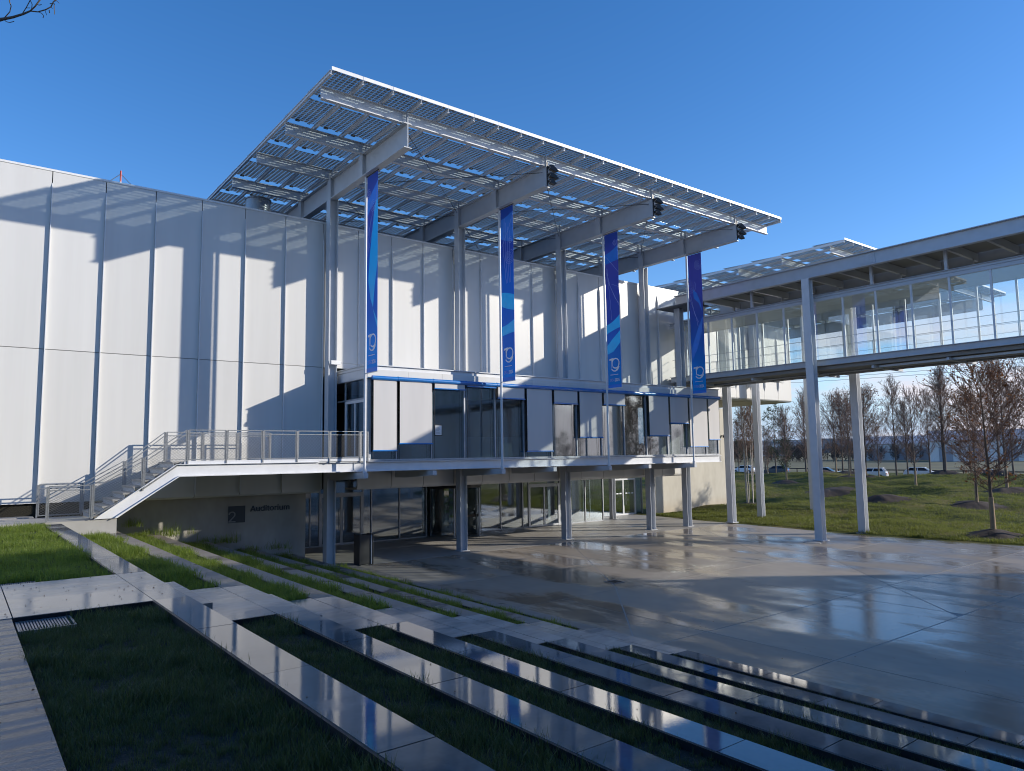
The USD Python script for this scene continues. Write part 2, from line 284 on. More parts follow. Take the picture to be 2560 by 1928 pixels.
lawn_m = mat('lawn_ground', {'g': ('geometry', {}), 'n': ('noise_texture', {'scale': 0.25, 'detail': 8.0, 'roughness': 0.65}), 'n2': ('noise_texture', {'scale': 9.0, 'detail': 6.0, 'roughness': 0.7}),
    'r': ('rgb_ramp', {'ramp': [(0.34, (0.045, 0.058, 0.016)), (0.5, (0.10, 0.11, 0.03)), (0.64, (0.17, 0.145, 0.06))]}), 'r2': ('rgb_ramp', {'ramp': [(0.3, (0.5, 0.5, 0.5)), (0.7, (1.25, 1.25, 1.2))]}),
    'mx': ('mix', {'mix_type': 'multiply', 'fac': 1.0}), 'b': ('bump', {'strength': 0.8, 'distance': 0.08}), 'p': ('principled_bsdf', {'roughness': 0.95, 'specular_ior_level': 0.1})},
    [('g.position', 'n.vector'), ('g.position', 'n2.vector'), ('n.fac', 'r.fac'), ('n2.fac', 'r2.fac'), ('r.color', 'mx.color1'), ('r2.color', 'mx.color2'), ('mx.color', 'p.base_color'), ('n2.fac', 'b.height'), ('b.normal', 'p.normal')])
field_m = plain('winter_field', (0.115, 0.105, 0.045), 0.95, var=0.3, scale=0.06)
wood_m = plain('far_wood', (0.06, 0.05, 0.045), 0.95, var=0.3, scale=0.3)
hill_m = plain('far_hill', (0.07, 0.09, 0.11), 0.95, var=0.1, scale=0.01)

def banner_cloth(name, ramp):
    return mat(name, {'g': ('geometry', {}), 'sx': ('separate_xyz', {}), 'mr': ('map_range', {'from_min': 7.2, 'from_max': 14.55, 'clamp': True}),
        'r': ('rgb_ramp', {'ramp': ramp}), 'p': ('principled_bsdf', {'roughness': 0.55, 'specular_ior_level': 0.3}), 't': ('translucent_bsdf', {}), 'm': ('mix_closure', {'fac': 0.25})},
        [('g.position', 'sx.vector'), ('sx.z', 'mr.value'), ('mr.result', 'r.fac'), ('r.color', 'p.base_color'), ('r.color', 't.color'), ('p.BSDF', 'm.closure1'), ('t.BSDF', 'm.closure2')], surface='m.closure')
bl_a, bl_b, bl_c, bl_d = (0.005, 0.36, 0.88), (0.015, 0.21, 0.74), (0.045, 0.115, 0.56), (0.11, 0.125, 0.55)
cloth = [banner_cloth('banner_cloth_a', [(0.0, bl_a), (0.12, bl_a), (0.3, bl_b), (0.5, bl_b), (0.8, bl_d), (1.0, bl_c)]),
         banner_cloth('banner_cloth_b', [(0.0, bl_a), (0.2, bl_b), (0.6, bl_b), (0.75, bl_c), (1.0, (0.025, 0.11, 0.58))]),
         banner_cloth('banner_cloth_c', [(0.0, bl_a), (0.3, bl_b), (0.45, bl_c), (0.8, bl_d), (1.0, bl_c)]),
         banner_cloth('banner_cloth_d', [(0.0, bl_a), (0.12, bl_a), (0.3, bl_b), (0.55, bl_c), (0.75, bl_d), (1.0, bl_d)])]
print_sky = plain('print_light_blue', (0.0, 0.50, 1.0), 0.5)
print_mid = plain('print_mid_blue', (0.02, 0.20, 0.75), 0.5)
print_white = plain('print_white', (0.75, 0.78, 0.82), 0.5)
print_line = plain('print_line', (0.35, 0.42, 0.8), 0.5)

# ------------------------------------------------------------------ ground
Z = [2.4, 2.005, 1.61, 1.215, 0.82, 0.425, 0.03]                  # tops of the seven terrace strips
XL = [2.07, 3.65, 5.27, 6.93, 8.56, 10.27, 11.95]                  # their left edges
SW = 0.40
PY0, PY1 = 10.1, 12.8                                            # the stepped path crosses here
def xedge(y): return np.interp(y, [-30, 3, 8, 11.5, 14.6, 18, 21.7, 26, 29, 32, 60], [44, 40.5, 37.6, 36.5, 36.05, 35.9, 36.3, 36.7, 36.8, 37.3, 38])
def hz(x, y):
    d = np.asarray(x, float) - xedge(y)
    base = np.interp(d, [-3, 0, 4, 14, 34, 50, 56, 63, 75, 95], [-0.08, 0.012, 0.05, 0.2, 0.5, 0.82, 0.95, 0.15, 0.12, 0.0])
    nz = meshkit.fbm(np.stack([np.asarray(x, float) * 0.16, np.asarray(y, float) * 0.16, 0 * np.asarray(x, float)], -1), 3, 5) - 0.5
    return base + nz * np.interp(d, [0, 6, 56, 64], [0, 1.9, 1.5, 0])
gx, gy = np.meshgrid(np.linspace(33, 135, 130), np.linspace(-40, 125, 190), indexing='ij')
gv = np.stack([gx.ravel(), gy.ravel(), hz(gx.ravel(), gy.ravel())], 1)
ii, jj = np.meshgrid(np.arange(129), np.arange(189), indexing='ij'); a = ii * 190 + jj
struct('grass_ground', MB().add(gv, np.stack([a, a + 190, a + 191, a + 1], -1).reshape(-1, 4)), lawn_m, smooth=True)
struct('ground', B(-1500, 1500, -1500, 1500, -1.2, -0.35), field_m)
struct('field', B(110, 900, -300, 700, -0.34, -0.03), field_m)
# upper ground left of the terraces, then one bed of soil per terrace
struct('upper_ground', B(-60, 2.06, PY1, 27.5, -0.3, Z[0] - 0.07).box(0.6, 2.06, -12, PY0, -0.3, Z[0] - 0.09), soil)
m = MB()
for k in range(1, 7):
    x0 = XL[k - 1] + SW; m.box(x0, XL[k] - 0.03, -12, PY0 + 0.02, -0.3, Z[k] - 0.08); m.box(x0, XL[k] - 0.03, PY1 - 0.02, 28.2, -0.3, Z[k] - 0.06)
struct('terrace_soil', m, soil)

# paved strips with their slabs
for k in range(7):
    st = thing('terrace_strip', kind='structure', loc=(XL[k], 0, 0))
    ends = [-12.0, -8, -6, -4] + [4.03 - 2.03 * i for i in range(4)] + [6.06, 8.09] + [PY0, PY1] + [14.9, 17, 19.1, 21.2, 23.3, 25.4]
    last = [24.48, 27.3, 27.9, 27.9, 28.1, 28.1, 26.2][k]
    ends = sorted(e for e in set(ends) if e < last - .5) + [last]
    for q, (a, b) in enumerate(zip(ends, ends[1:])):
        g = 0.006
        obj('slab', B(XL[k], XL[k] + SW, a + g, b - g, Z[k] - 0.3, Z[k] + (((q * 37 + k * 11) % 5) - 2) * 0.0006), path_m if PY0 - .1 < (a + b) / 2 < PY1 + .1 else dry_slab if a > PY1 - .1 and k else slab_m[(q * 5 + k * 3) % 3], st)
    obj('edging', B(XL[k] - 0.025, XL[k] - 0.001, -12, PY0 - .002, -0.3, Z[k] - 0.004).box(XL[k] - 0.025, XL[k] - 0.001, PY1 + .13, last - .01, -0.3, Z[k] - 0.004), black, st)  # thin black strip covering the left side face of the slabs
    obj('joint_bed', B(XL[k] + 0.012, XL[k] + SW - 0.012, -12, last - .01, -0.3, Z[k] - 0.02), dark_gap, st)
# the path: treads at each terrace level and a half step in front of every strip
pt = thing('path', kind='structure', loc=(0.6, PY0, Z[0]))
obj('slab', B(0.606, XL[0] - 0.008, PY0, PY1, Z[0] - 0.25, Z[0] - 0.002), path_m, pt)
obj('slab', B(-1.2, 0.594, PY0, PY1, Z[0] - 0.25, Z[0] - 0.004), path_m, pt)
obj('slab', B(-6.2, -1.206, PY0, PY1, Z[0] - 0.25, Z[0] - 0.003), path_m, pt)
for k in range(1, 7):
    x0 = XL[k - 1] + SW
    obj('tread', B(x0 + .004, XL[k] - 0.006, PY0 + 0.05, PY1 + 0.12, -0.25, Z[k] - 0.003), path_m, pt)
    obj('half_step', B(x0 + .004, x0 + 0.42, PY0 + 0.42, PY1 - 0.06, Z[k] - 0.002, Z[k] + 0.195), path_m, pt)
obj('edging', B(.6, XL[0] - .03, PY0 - .02, PY0 - .001, Z[0] - .25, Z[0] - .006), black, pt)  # same thin black strip along the near side of the path
for k in range(1, 7): obj('edging', B(XL[k - 1] + SW + .004, XL[k] - .03, PY0 + .03, PY0 + .049, Z[k] - .25, Z[k] - .006), black, pt)
wk = thing('walkway', kind='structure', loc=(0.6, PY0, Z[0]))
for a, b in zip([-12, -9.5, -6.4, -3.2, 0.0, 3.3, 6.6], [-9.5, -6.4, -3.2, 0.0, 3.3, 6.6, PY0]):
    obj('slab', B(-3.4, 0.59, a + .006, b - .006, Z[0] - 0.25, Z[0] - 0.012), brushed_m, wk)
# drain gratings beside the path
for (x0, x1, y0, y1, lab) in ((0.62, 1.16, PY0 - 0.62, PY0 - 0.03, 'ribbed metal grating in front of the path, at the corner of the near lawn'), (-0.75, 1.05, PY1 + 0.03, PY1 + 0.5, 'ribbed metal grating behind the path, partly under the far lawn')):
    t = thing('drain_grating', lab, 'grating', (x0, y0, Z[0] - 0.08))
    fr = MB(); zz = Z[0] - 0.05
    fr.box(x0, x1, y0, y0 + .02, zz - .05, zz).box(x0, x1, y1 - .02, y1, zz - .05, zz).box(x0, x0 + .02, y0 + .02, y1 - .02, zz - .05, zz).box(x1 - .02, x1, y0 + .02, y1 - .02, zz - .05, zz)
    obj('frame', fr, galv, t)
    n = int((x1 - x0 - .04) / 0.028)
    for i in range(n):
        xx = x0 + 0.024 + i * 0.028
        obj('bar', B(xx, xx + 0.016, y0 + .021, y1 - .021, zz - 0.03, zz - 0.002), galv, t)
    obj('pit', B(x0 + .021, x1 - .021, y0 + .021, y1 - .021, zz - .06, zz - .04), dark_gap, t)

# plaza of big cast slabs divided by joints
ys = np.linspace(-30, 34.55, 60)
PLZ = Polygon([(12.36, -30), (12.36, 26.2), (11.1, 26.2), (11.1, 28.0), (11.3, 34.55), (37.4, 34.55)] + [(float(xedge(y)), float(y)) for y in ys[::-1] if y < 32.2])
L = [[(10, 10.9), (60, 10.75)], [(10, 7.8), (60, 7.75)], [(10, 20.3), (60, 20.3)], [(20.3, 28), (20.3, -30)], [(14.05, 16.2), (13.9, -30)], [(31, 19), (17, 4.8)], [(17.2, 17.0), (9, 7.9)],
     [(25.2, 28.6), (16.3, 15.9)], [(10, 16.0), (60, 15.7)], [(28.1, 34.6), (28.1, -30)], [(10, 26.0), (60, 26.0)], [(10, 2.5), (60, 2.4)], [(10, -4), (60, -4)], [(20.3, 34.6), (20.3, 26)], [(33, 26), (25, 15.8)], [(10, 30.0), (60, 30.0)]]
pz = thing('plaza', kind='structure', loc=(20, 15, 0))
cells = polygonize(unary_union([PLZ.boundary] + [LineString(l) for l in L]))
q = 0
for c in cells:
    if not PLZ.buffer(0.01).contains(c.representative_point()) or c.area < 0.15: continue
    c2 = c.buffer(-0.018, join_style=2)
    if c2.is_empty or c2.geom_type != 'Polygon': continue
    cy = c.representative_point().y; q += 1
    obj('slab', MB().poly(c2, lambda u, v, t: (u, v, t), -0.12, -0.0007 * (q % 3)), dry_m if cy > 26.1 else plaza_m[q % 3], pz)
obj('joint_bed', MB().poly(PLZ.buffer(-0.02), lambda u, v, t: (u, v, t), -0.2, -0.006), conc_step, pz)
th = np.linspace(0, 2 * math.pi, 33)[:-1]
t = thing('manhole_cover', 'round pale concrete manhole cover at the foot of the near bridge column', 'manhole', (31.15, 18.1, 0))
obj('cover', MB().poly([(31.15 + .38 * math.cos(x), 18.1 + .38 * math.sin(x)) for x in th], lambda u, v, t: (u, v, t), 0.002, 0.012), conc_step, t)
obj('ring', MB().poly(Polygon([(31.15 + .45 * math.cos(x), 18.1 + .45 * math.sin(x)) for x in th], [[(31.15 + .4 * math.cos(x), 18.1 + .4 * math.sin(x)) for x in th]]), lambda u, v, t: (u, v, t), 0.002, 0.009), galv, t)
t = thing('floor_drain', 'small square metal drain cover set in the wet plaza', 'drain', (17.2, 16.95, 0))
m = MB().box(16.95, 17.45, 16.7, 16.74, .002, .012).box(16.95, 17.45, 17.16, 17.2, .002, .012).box(16.95, 16.99, 16.74, 17.16, .002, .012).box(17.41, 17.45, 16.74, 17.16, .002, .012)
obj('frame', m, galv, t)
for i in range(8): obj('bar', B(17.0 + i * .052, 17.025 + i * .052, 16.745, 17.155, .001, .010), black, t)

# ------------------------------------------------------------------ the auditorium pavilion
WY, WT = 27.35, 13.70
MOD = 1.565
JX = [2.10 + MOD * k for k in range(-5, 21)] + [33.78]
CX = [11.7, 17.9, 24.1, 30.3]
pav = thing('auditorium_pavilion', 'white clad pavilion with projecting glazed upper storey and steel columns', 'building', (22, 30, 0))
for i, (a, b) in enumerate(zip(JX, JX[1:])):
    g = 0.014
    obj('cladding_panel', B(a + g, b - g, WY, WY + .06, 7.785, WT), clad[i % 3], pav)
    if b < 12.5: obj('cladding_panel', B(a + g, b - g, WY, WY + .06, 2.85, 7.765), clad[(i + 1) % 3], pav)
    elif a > 11.5:                                            # curved fascia under the slab
        prof = [(WY, 3.62), (WY, 3.0)] + [(WY + .17 - .17 * math.cos(t), 3.0 - .17 * math.sin(t)) for t in np.linspace(0.2, math.pi / 2, 6)] + [(WY + 1.2, 2.83), (WY + 1.2, 2.89), (WY + .2, 2.89), (WY + .07, 3.02), (WY + .07, 3.62)]
        obj('fascia_panel', MB().poly(prof, lambda u, v, t: (t, u, v), a + g, b - g), clad[i % 3], pav)
    if b < 12.5 and b > 4:
        prof = [(WY + .003, 2.846)] + [(WY + .17 - .167 * math.cos(t), 2.95 - .17 * math.sin(t)) for t in np.linspace(0.68, math.pi / 2, 4)] + [(WY + 1.0, 2.78), (WY + 1.0, 2.83), (WY + .1, 2.846)]
        obj('fascia_panel', MB().poly(prof, lambda u, v, t: (t, u, v), a + g, b - g), clad[(i + 1) % 3], pav)
    x = b if b < 33.5 else None
    if x:
        zb = 2.9 if x < 12 else 7.9
        obj('fin', MB().poly([(WY - .004, zb), (WY - .105, zb + .05), (WY - .105, 12.85), (WY - .004, 13.3)], lambda u, v, t: (t, u, v), x - .011, x + .011), steel_w, pav)
obj('backing_wall', B(JX[0], 33.74, WY + .062, WY + .3, 7.78, WT - .02).box(JX[0], 12.1, WY + .062, WY + .3, 2.9, 7.78), dark_gap, pav)
obj('side_wall', B(33.70, 33.78, WY + .062, 52, 7.78, WT), clad[0], pav)
obj('side_wall', B(JX[0] - .1, JX[0] - .012, WY, 52, 2.5, WT), clad[1], pav)
obj('parapet_cap', B(JX[0] - .1, 33.8, WY - .02, WY + .35, WT + .002, WT + .07), white_paint, pav)
obj('roof', B(JX[0], 33.68, WY + .31, 52, 13.2, 13.45), roofdark, pav)
obj('rear_wall', B(JX[0], 33.68, 51.7, 52, 0, 13.19), clad[2], pav)
obj('plinth', B(JX[0], 3.9, WY + .12, WY + .3, 2.2, 2.84), soil, pav)
obj('plinth_kerb', B(JX[0], 2.0, WY - .55, WY + .11, 2.2, 2.46), conc_step, pav)
# columns
for x in CX:
    c = obj('column', MB().hcol(x, 26.95, 0.02, 14.60), steel, pav)
    obj('base_plate', B(x - .25, x + .25, 26.7, 27.2, 0.0, 0.02), steel, c)
for x in CX:                                                       # brackets that carry the masts
    m = MB().poly([(26.76, 3.6), (26.76, 3.28), (26.2, 3.28), (23.9, 3.40), (23.8, 3.40), (23.8, 3.6)], lambda u, v, t: (t, u, v), x - .09, x + .09)
    obj('bracket', m, steel, pav)
for x in (14.8, 21.0, 27.2):
    obj('bracket', MB().poly([(27.2, 3.6), (27.2, 3.30), (26.4, 3.30), (24.2, 3.42), (24.15, 3.42), (24.15, 3.6)], lambda u, v, t: (t, u, v), x - .09, x + .09), steel, pav)
c = obj('column', MB().hcol(33.2, 26.8, 0.02, 3.6), steel, pav); obj('base_plate', B(32.95, 33.45, 26.55, 27.05, 0, .02), steel, c)
# slab and edge beam
BX0, BX1, BY = 12.2, 33.4, 24.62
obj('floor_slab', B(BX0 + .05, BX1, BY + .06, 40, 3.66, 4.02), interior_f, pav)
obj('edge_beam', MB().ix(BY - .02, BX0 - 2.0, BX1, 3.63, 4.0, 0.2), steel_w, pav)
obj('side_beam', MB().iy(BX1 + .12, BY, 27.3, 3.63, 4.0, 0.2), steel_w, pav)
# projecting glazed storey
obj('ceiling', B(BX0 + .1, BX1 - .1, BY + .1, 40, 7.30, 7.40), interior_l, pav)
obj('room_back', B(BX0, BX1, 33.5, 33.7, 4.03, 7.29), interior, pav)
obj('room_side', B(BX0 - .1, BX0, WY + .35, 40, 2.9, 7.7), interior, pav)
obj('room_wall', B(18.2, 18.5, 28.2, 33.4, 4.03, 7.29).box(26.0, 26.3, 27.4, 33.4, 4.03, 7.29), interior_l, pav)
obj('counter', B(16.2, 22.5, 28.4, 29.1, 4.03, 5.05), interior_l, pav)
obj('roof_edge', MB().ix(BY - .03, BX0 - .12, BX1 + .1, 7.12, 7.64, 0.16, 0.03), steel_w, pav)
for i in range(14):
    a = 12.3 + i * MOD - (0 if i else 0.2); b = min(12.3 + (i + 1) * MOD, BX1)
    obj('roof_fascia', B(a + .004, b - .004, BY - .085, BY - .045, 7.16, 7.46), clad[i % 3], pav)
obj('roof_deck', B(BX0 - .08, BX1 + .06, BY + .06, WY - .02, 7.5, 7.63), steel_w, pav)
MX = [12.26, 13.37, 14.94, 16.51, 18.07, 19.63, 21.21, 22.77, 24.36, 25.93, 27.53, 29.14, 30.70, 32.31, 33.36]
for x in MX: obj('mullion', B(x - .03, x + .03, BY - .03, BY + .09, 4.08, 7.11), alu, pav)
obj('sill', B(BX0, BX1, BY - .06, BY + .1, 4.01, 4.075), alu, pav)
for a, b in zip(MX, MX[1:]): obj('window_pane', B(a + .032, b - .032, BY + .02, BY + .032, 4.078, 7.1), glass_dark, pav)
shades = [4.37, 4.63, 6.82, 6.98, 6.55, 4.29, 6.44, 4.91, 6.48, 7.02, 5.01, 5.67, 4.45, 4.82]
for i, (a, b) in enumerate(zip(MX, MX[1:])):
    m = MB().tube([(a - .02 * (i == 0), BY - .2, 7.13), (b - .004, BY - .2, 7.13)], 0.085, 14)
    cs = obj('blind_cassette', m, blue, pav, smooth=40)
    obj('cassette_bracket', MB().tube([(b - .05, BY - .2, 7.13), (b - .006, BY - .2, 7.13)], 0.094, 14), blue, cs, smooth=40)
    if shades[i] < 7.0:
        n = 9; xs = np.linspace(a + .05, b - .09, n); wob = 0.004 * np.sin(np.arange(n) * .8 + i)
        v = [(x, BY - .2 + w, z) for z in (7.06, shades[i] + .05) for x, w in zip(xs, wob)] + [(x, BY - .197 + w, z) for z in (7.06, shades[i] + .05) for x, w in zip(xs, wob)]
        f = [(j + n, j + n + 1, j + 1, j) for j in range(n - 1)] + [(2 * n + j, 2 * n + j + 1, 3 * n + j + 1, 3 * n + j) for j in range(n - 1)]
        bl = obj('roller_blind', MB().add(v, f), fabric, pav, smooth=30)
        obj('bottom_bar', MB().tube([(a + .02, BY - .2, shades[i] + .02), (b - .06, BY - .2, shades[i] + .02)], 0.03, 8), blue, bl, smooth=40)
        obj('guide_wire', MB().tube([(a + .03, BY - .2, 4.06), (a + .03, BY - .2, 7.05)], 0.008, 5).tube([(b - .07, BY - .2, 4.06), (b - .07, BY - .2, 7.05)], 0.008, 5), black, bl)
# left end of the glazed storey: double door and transom
obj('corner_post', B(BX0 - .06, BX0 + .06, BY - .04, BY + .1, 4.01, 7.11), alu, pav)
obj('side_fascia', B(BX0 - .13, BX0 - .09, BY + .12, WY - .02, 7.15, 7.45), steel_w, pav)
obj('side_edge', MB().iy(BX0 - .04, BY + .06, WY - .02, 7.12, 7.64, 0.16, 0.03), steel_w, pav)
dr = obj('double_door', B(BX0 - .04, BX0 + .04, 24.9, 24.98, 4.05, 6.35).box(BX0 - .04, BX0 + .04, 26.5, 26.58, 4.05, 6.35).box(BX0 - .04, BX0 + .04, 24.98, 26.5, 6.25, 6.35).box(BX0 - .03, BX0 + .03, 25.7, 25.78, 4.05, 6.25).box(BX0 - .03, BX0 + .03, 24.98, 25.7, 4.05, 4.2).box(BX0 - .03, BX0 + .03, 25.78, 26.5, 4.05, 4.2), steel_w, pav)
obj('door_pane', B(BX0 - .008, BX0 + .004, 24.99, 25.69, 4.21, 6.24), glass_dark, dr); obj('door_pane', B(BX0 - .008, BX0 + .004, 25.79, 26.49, 4.21, 6.24), glass_dark, dr)
obj('transom_pane', B(BX0 - .008, BX0 + .004, 24.9, 26.58, 6.42, 7.1), glass_dark, dr)
obj('transom_frame', B(BX0 - .03, BX0 + .03, 24.74, WY - .02, 6.355, 6.415).box(BX0 - .03, BX0 + .03, 24.74, 24.895, 4.05, 6.35).box(BX0 - .03, BX0 + .03, 26.6, 26.66, 4.05, 7.1), alu, dr)
# right end glazing
for y in (25.6, 26.5): obj('mullion', B(BX1 - .03, BX1 + .03, y - .03, y + .03, 4.08, 7.11), alu, pav)
for a, b in ((24.72, 25.57), (25.63, 26.47), (26.53, 27.3)): obj('window_pane', B(BX1 - .02, BX1 - .008, a, b, 4.08, 7.1), glass_dark, pav)
# ground floor: concrete wall, glazing, doors
cw = obj('concrete_wall', B(3.92, 11.15, 28.0, 28.4, -0.2, 2.83), conc_wall, pav)
obj('wall_return', B(10.75, 11.15, 28.41, 32.6, -0.2, 2.83), conc_wall, pav)
obj('lobby_floor', B(11.2, 38.2, 34.6, 44, -0.1, 0.012), interior_f, pav)
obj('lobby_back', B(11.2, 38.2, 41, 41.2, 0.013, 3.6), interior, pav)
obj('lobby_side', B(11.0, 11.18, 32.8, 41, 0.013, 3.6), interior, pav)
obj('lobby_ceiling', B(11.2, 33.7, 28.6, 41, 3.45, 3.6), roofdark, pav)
obj('lobby_wall', B(15.2, 17.2, 36.5, 36.7, 0.013, 3.4).box(23.5, 24.9, 37, 37.2, 0.013, 3.4).box(30.2, 30.4, 35.5, 40.9, 0.013, 3.4), interior_l, pav)
GY = 32.75
gmx = [11.3, 12.87, 13.25, 13.72, 15.93, 16.39, 17.96, 19.53, 22.75, 24.36, 25.93, 26.38, 28.75, 29.3, 30.85, 32.38]
for x in gmx: obj('mullion', B(x - .03, x + .03, GY - .05, GY + .08, 0, 3.44), alu, pav)
for a, b in zip(gmx, gmx[1:]):
    if (a, b) in ((13.72, 15.93), (26.38, 28.75)):
        fr = MB().box(a + .03, b - .03, GY - .05, GY + .05, 2.36, 2.46).box(a + .03, a + .12, GY - .05, GY + .05, 0, 2.36).box(b - .12, b - .03, GY - .05, GY + .05, 0, 2.36)
        mid = (a + b) / 2
        d = obj('double_door', fr.box(mid - .06, mid + .06, GY - .04, GY + .04, 0, 2.36).box(a + .12, mid - .06, GY - .04, GY + .04, 0, .1).box(mid + .06, b - .12, GY - .04, GY + .04, 0, .1).box(a + .12, mid - .06, GY - .04, GY + .04, 2.27, 2.36).box(mid + .06, b - .12, GY - .04, GY + .04, 2.27, 2.36), alu, pav)
        obj('door_pane', B(a + .125, mid - .065, GY - .006, GY + .006, .105, 2.265), glass_dark, d); obj('door_pane', B(mid + .065, b - .125, GY - .006, GY + .006, .105, 2.265), glass_dark, d)
        obj('transom_pane', B(a + .035, b - .035, GY - .006, GY + .006, 2.465, 3.44), glass_dark, d)
        for s in (-1, 1): obj('handle', MB().tube([(mid + s * .11, GY - .1, .7), (mid + s * .11, GY - .1, 1.7)], .016, 6).box(mid + s * .11 - .01, mid + s * .11 + .01, GY - .1, GY - .04, .8, .82).box(mid + s * .11 - .01, mid + s * .11 + .01, GY - .1, GY - .04, 1.58, 1.6), galv, d)
    elif a == 19.53:                                            # drum of the revolving door
        cx, cy, R = 21.1, GY - .25, 1.45
        d = obj('revolving_door', MB().tube([(cx, cy, 2.5), (cx, cy, 3.44)], R, 32), black, pav, smooth=40)
        for s in (-1, 1):
            an = np.linspace(-1.0, 1.0, 12); v = [(cx + s * R * math.cos(t), cy + R * math.sin(t), z) for z in (0.02, 2.49) for t in an]
            obj('curved_glass', MB().add(v, [(j, j + 1, j + 13, j + 12) for j in range(11)]), glass_dark, d)
        for t in (0.5, 0.5 + math.pi / 2):
            obj('door_wing', MB().bar((cx - 1.35 * math.cos(t), cy - 1.35 * math.sin(t), 1.25), (cx + 1.35 * math.cos(t), cy + 1.35 * math.sin(t), 1.25), .012, 2.3), glass_dark, d)
        obj('push_bar', MB().bar((cx - .9, cy - 1.1, 1.05), (cx + .9, cy - 1.1, 1.05), .05, .12), wood_d, d)
        obj('centre_post', MB().tube([(cx, cy, 0.02), (cx, cy, 2.49)], .05, 10), alu, d)
        for s in (-1, 1): obj('door_post', MB().tube([(cx + s * .78, cy - 1.22, 0.0), (cx + s * .78, cy - 1.22, 2.49)], .05, 8), alu, d)
    else: obj('window_pane', B(a + .032, b - .032, GY, GY + .012, 0.05, 3.44), glass_dark, pav)
for a, b in ((11.3, 13.7), (15.95, 19.5), (22.8, 26.35), (28.78, 32.4)): obj('glazing_sill', B(a, b, GY - .05, GY + .08, 0, .048), alu, pav)
# recessed right-hand entrance
c = obj('column', MB().hcol(33.7, 33.2, 0.0, 3.44, .3, .3), steel, pav)
for x in (32.42, 33.0, 34.95, 37.35, 38.0): obj('mullion', B(x - .03, x + .03, 34.55, 34.68, 0, 2.8), alu, pav)
for a, b in ((32.45, 32.97), (33.03, 34.92), (37.38, 37.97)): obj('window_pane', B(a, b, 34.6, 34.612, .02, 2.8), glass_dark, pav)
fr = MB().box(34.98, 37.32, 34.55, 34.65, 2.36, 2.46).box(34.98, 35.06, 34.55, 34.65, 0, 2.36).box(37.24, 37.32, 34.55, 34.65, 0, 2.36).box(36.09, 36.21, 34.56, 34.64, 0, 2.36).box(35.06, 36.09, 34.56, 34.64, 0, .1).box(36.21, 37.24, 34.56, 34.64, 0, .1)
d = obj('double_door', fr, steel_w, pav)
obj('door_pane', B(35.065, 36.085, 34.594, 34.606, .105, 2.355), glass_dark, d); obj('door_pane', B(36.215, 37.235, 34.594, 34.606, .105, 2.355), glass_dark, d)
obj('handle', MB().tube([(36.3, 34.48, .7), (36.3, 34.48, 1.75)], .018, 6), galv, d)
for x in (35.3, 35.6, 35.9, 36.45, 36.75, 37.05): obj('pane_marking', B(x - .1, x + .1, 34.588, 34.592, 1.42, 1.5), print_white, d)
# pale concrete wall to the right and the white wing above it
obj('concrete_wall', B(38.05, 46.0, 33.4, 33.9, -0.2, 7.46), conc_pale, pav)
obj('wall_end', B(33.9, 38.05, 34.75, 35.0, 2.81, 7.46), conc_pale, pav)
wing = [36.0, 37.57, 39.14, 40.70, 42.27, 43.86, 45.48]
for i, (a, b) in enumerate(zip(wing, wing[1:])):
    obj('cladding_panel', B(a + .014, b - .014, WY, WY + .06, 7.60, 12.55), clad[i % 3], pav)
    obj('fascia_panel', MB().poly([(WY + .002, 7.597)] + [(WY + .17 - .168 * math.cos(t), 7.64 - .14 * math.sin(t)) for t in np.linspace(0.4, math.pi / 2, 4)] + [(WY + 1.0, 7.5), (WY + 1.0, 7.56), (WY + .1, 7.597)], lambda u, v, t: (t, u, v), a + .014, b - .014), clad[i % 3], pav)
    if i: obj('fin', MB().poly([(WY - .004, 8.1), (WY - .105, 8.45), (WY - .105, 11.6), (WY - .004, 12.1)], lambda u, v, t: (t, u, v), a - .011, a + .011), steel_w, pav)
obj('wing_block', B(36.0, 45.42, WY + .062, 36, 7.57, 12.5), clad[0], pav)
obj('wing_soffit', B(36.0, 45.44, WY + 1.01, 36, 7.48, 7.565), conc_pale, pav)
obj('parapet_cap', B(35.98, 45.5, WY - .02, WY + .3, 12.56, 12.62), white_paint, pav)
for x in (40.5, 46.7):
    c = obj('column', MB().hcol(x, 26.85, 0.02, 14.6), steel_w, pav); obj('base_plate', B(x - .25, x + .25, 26.6, 27.1, -.05, .02), steel, c)
obj('beam_stub', B(40.4, 40.6, 27.05, WY, 8.3, 8.7), steel_w, pav)

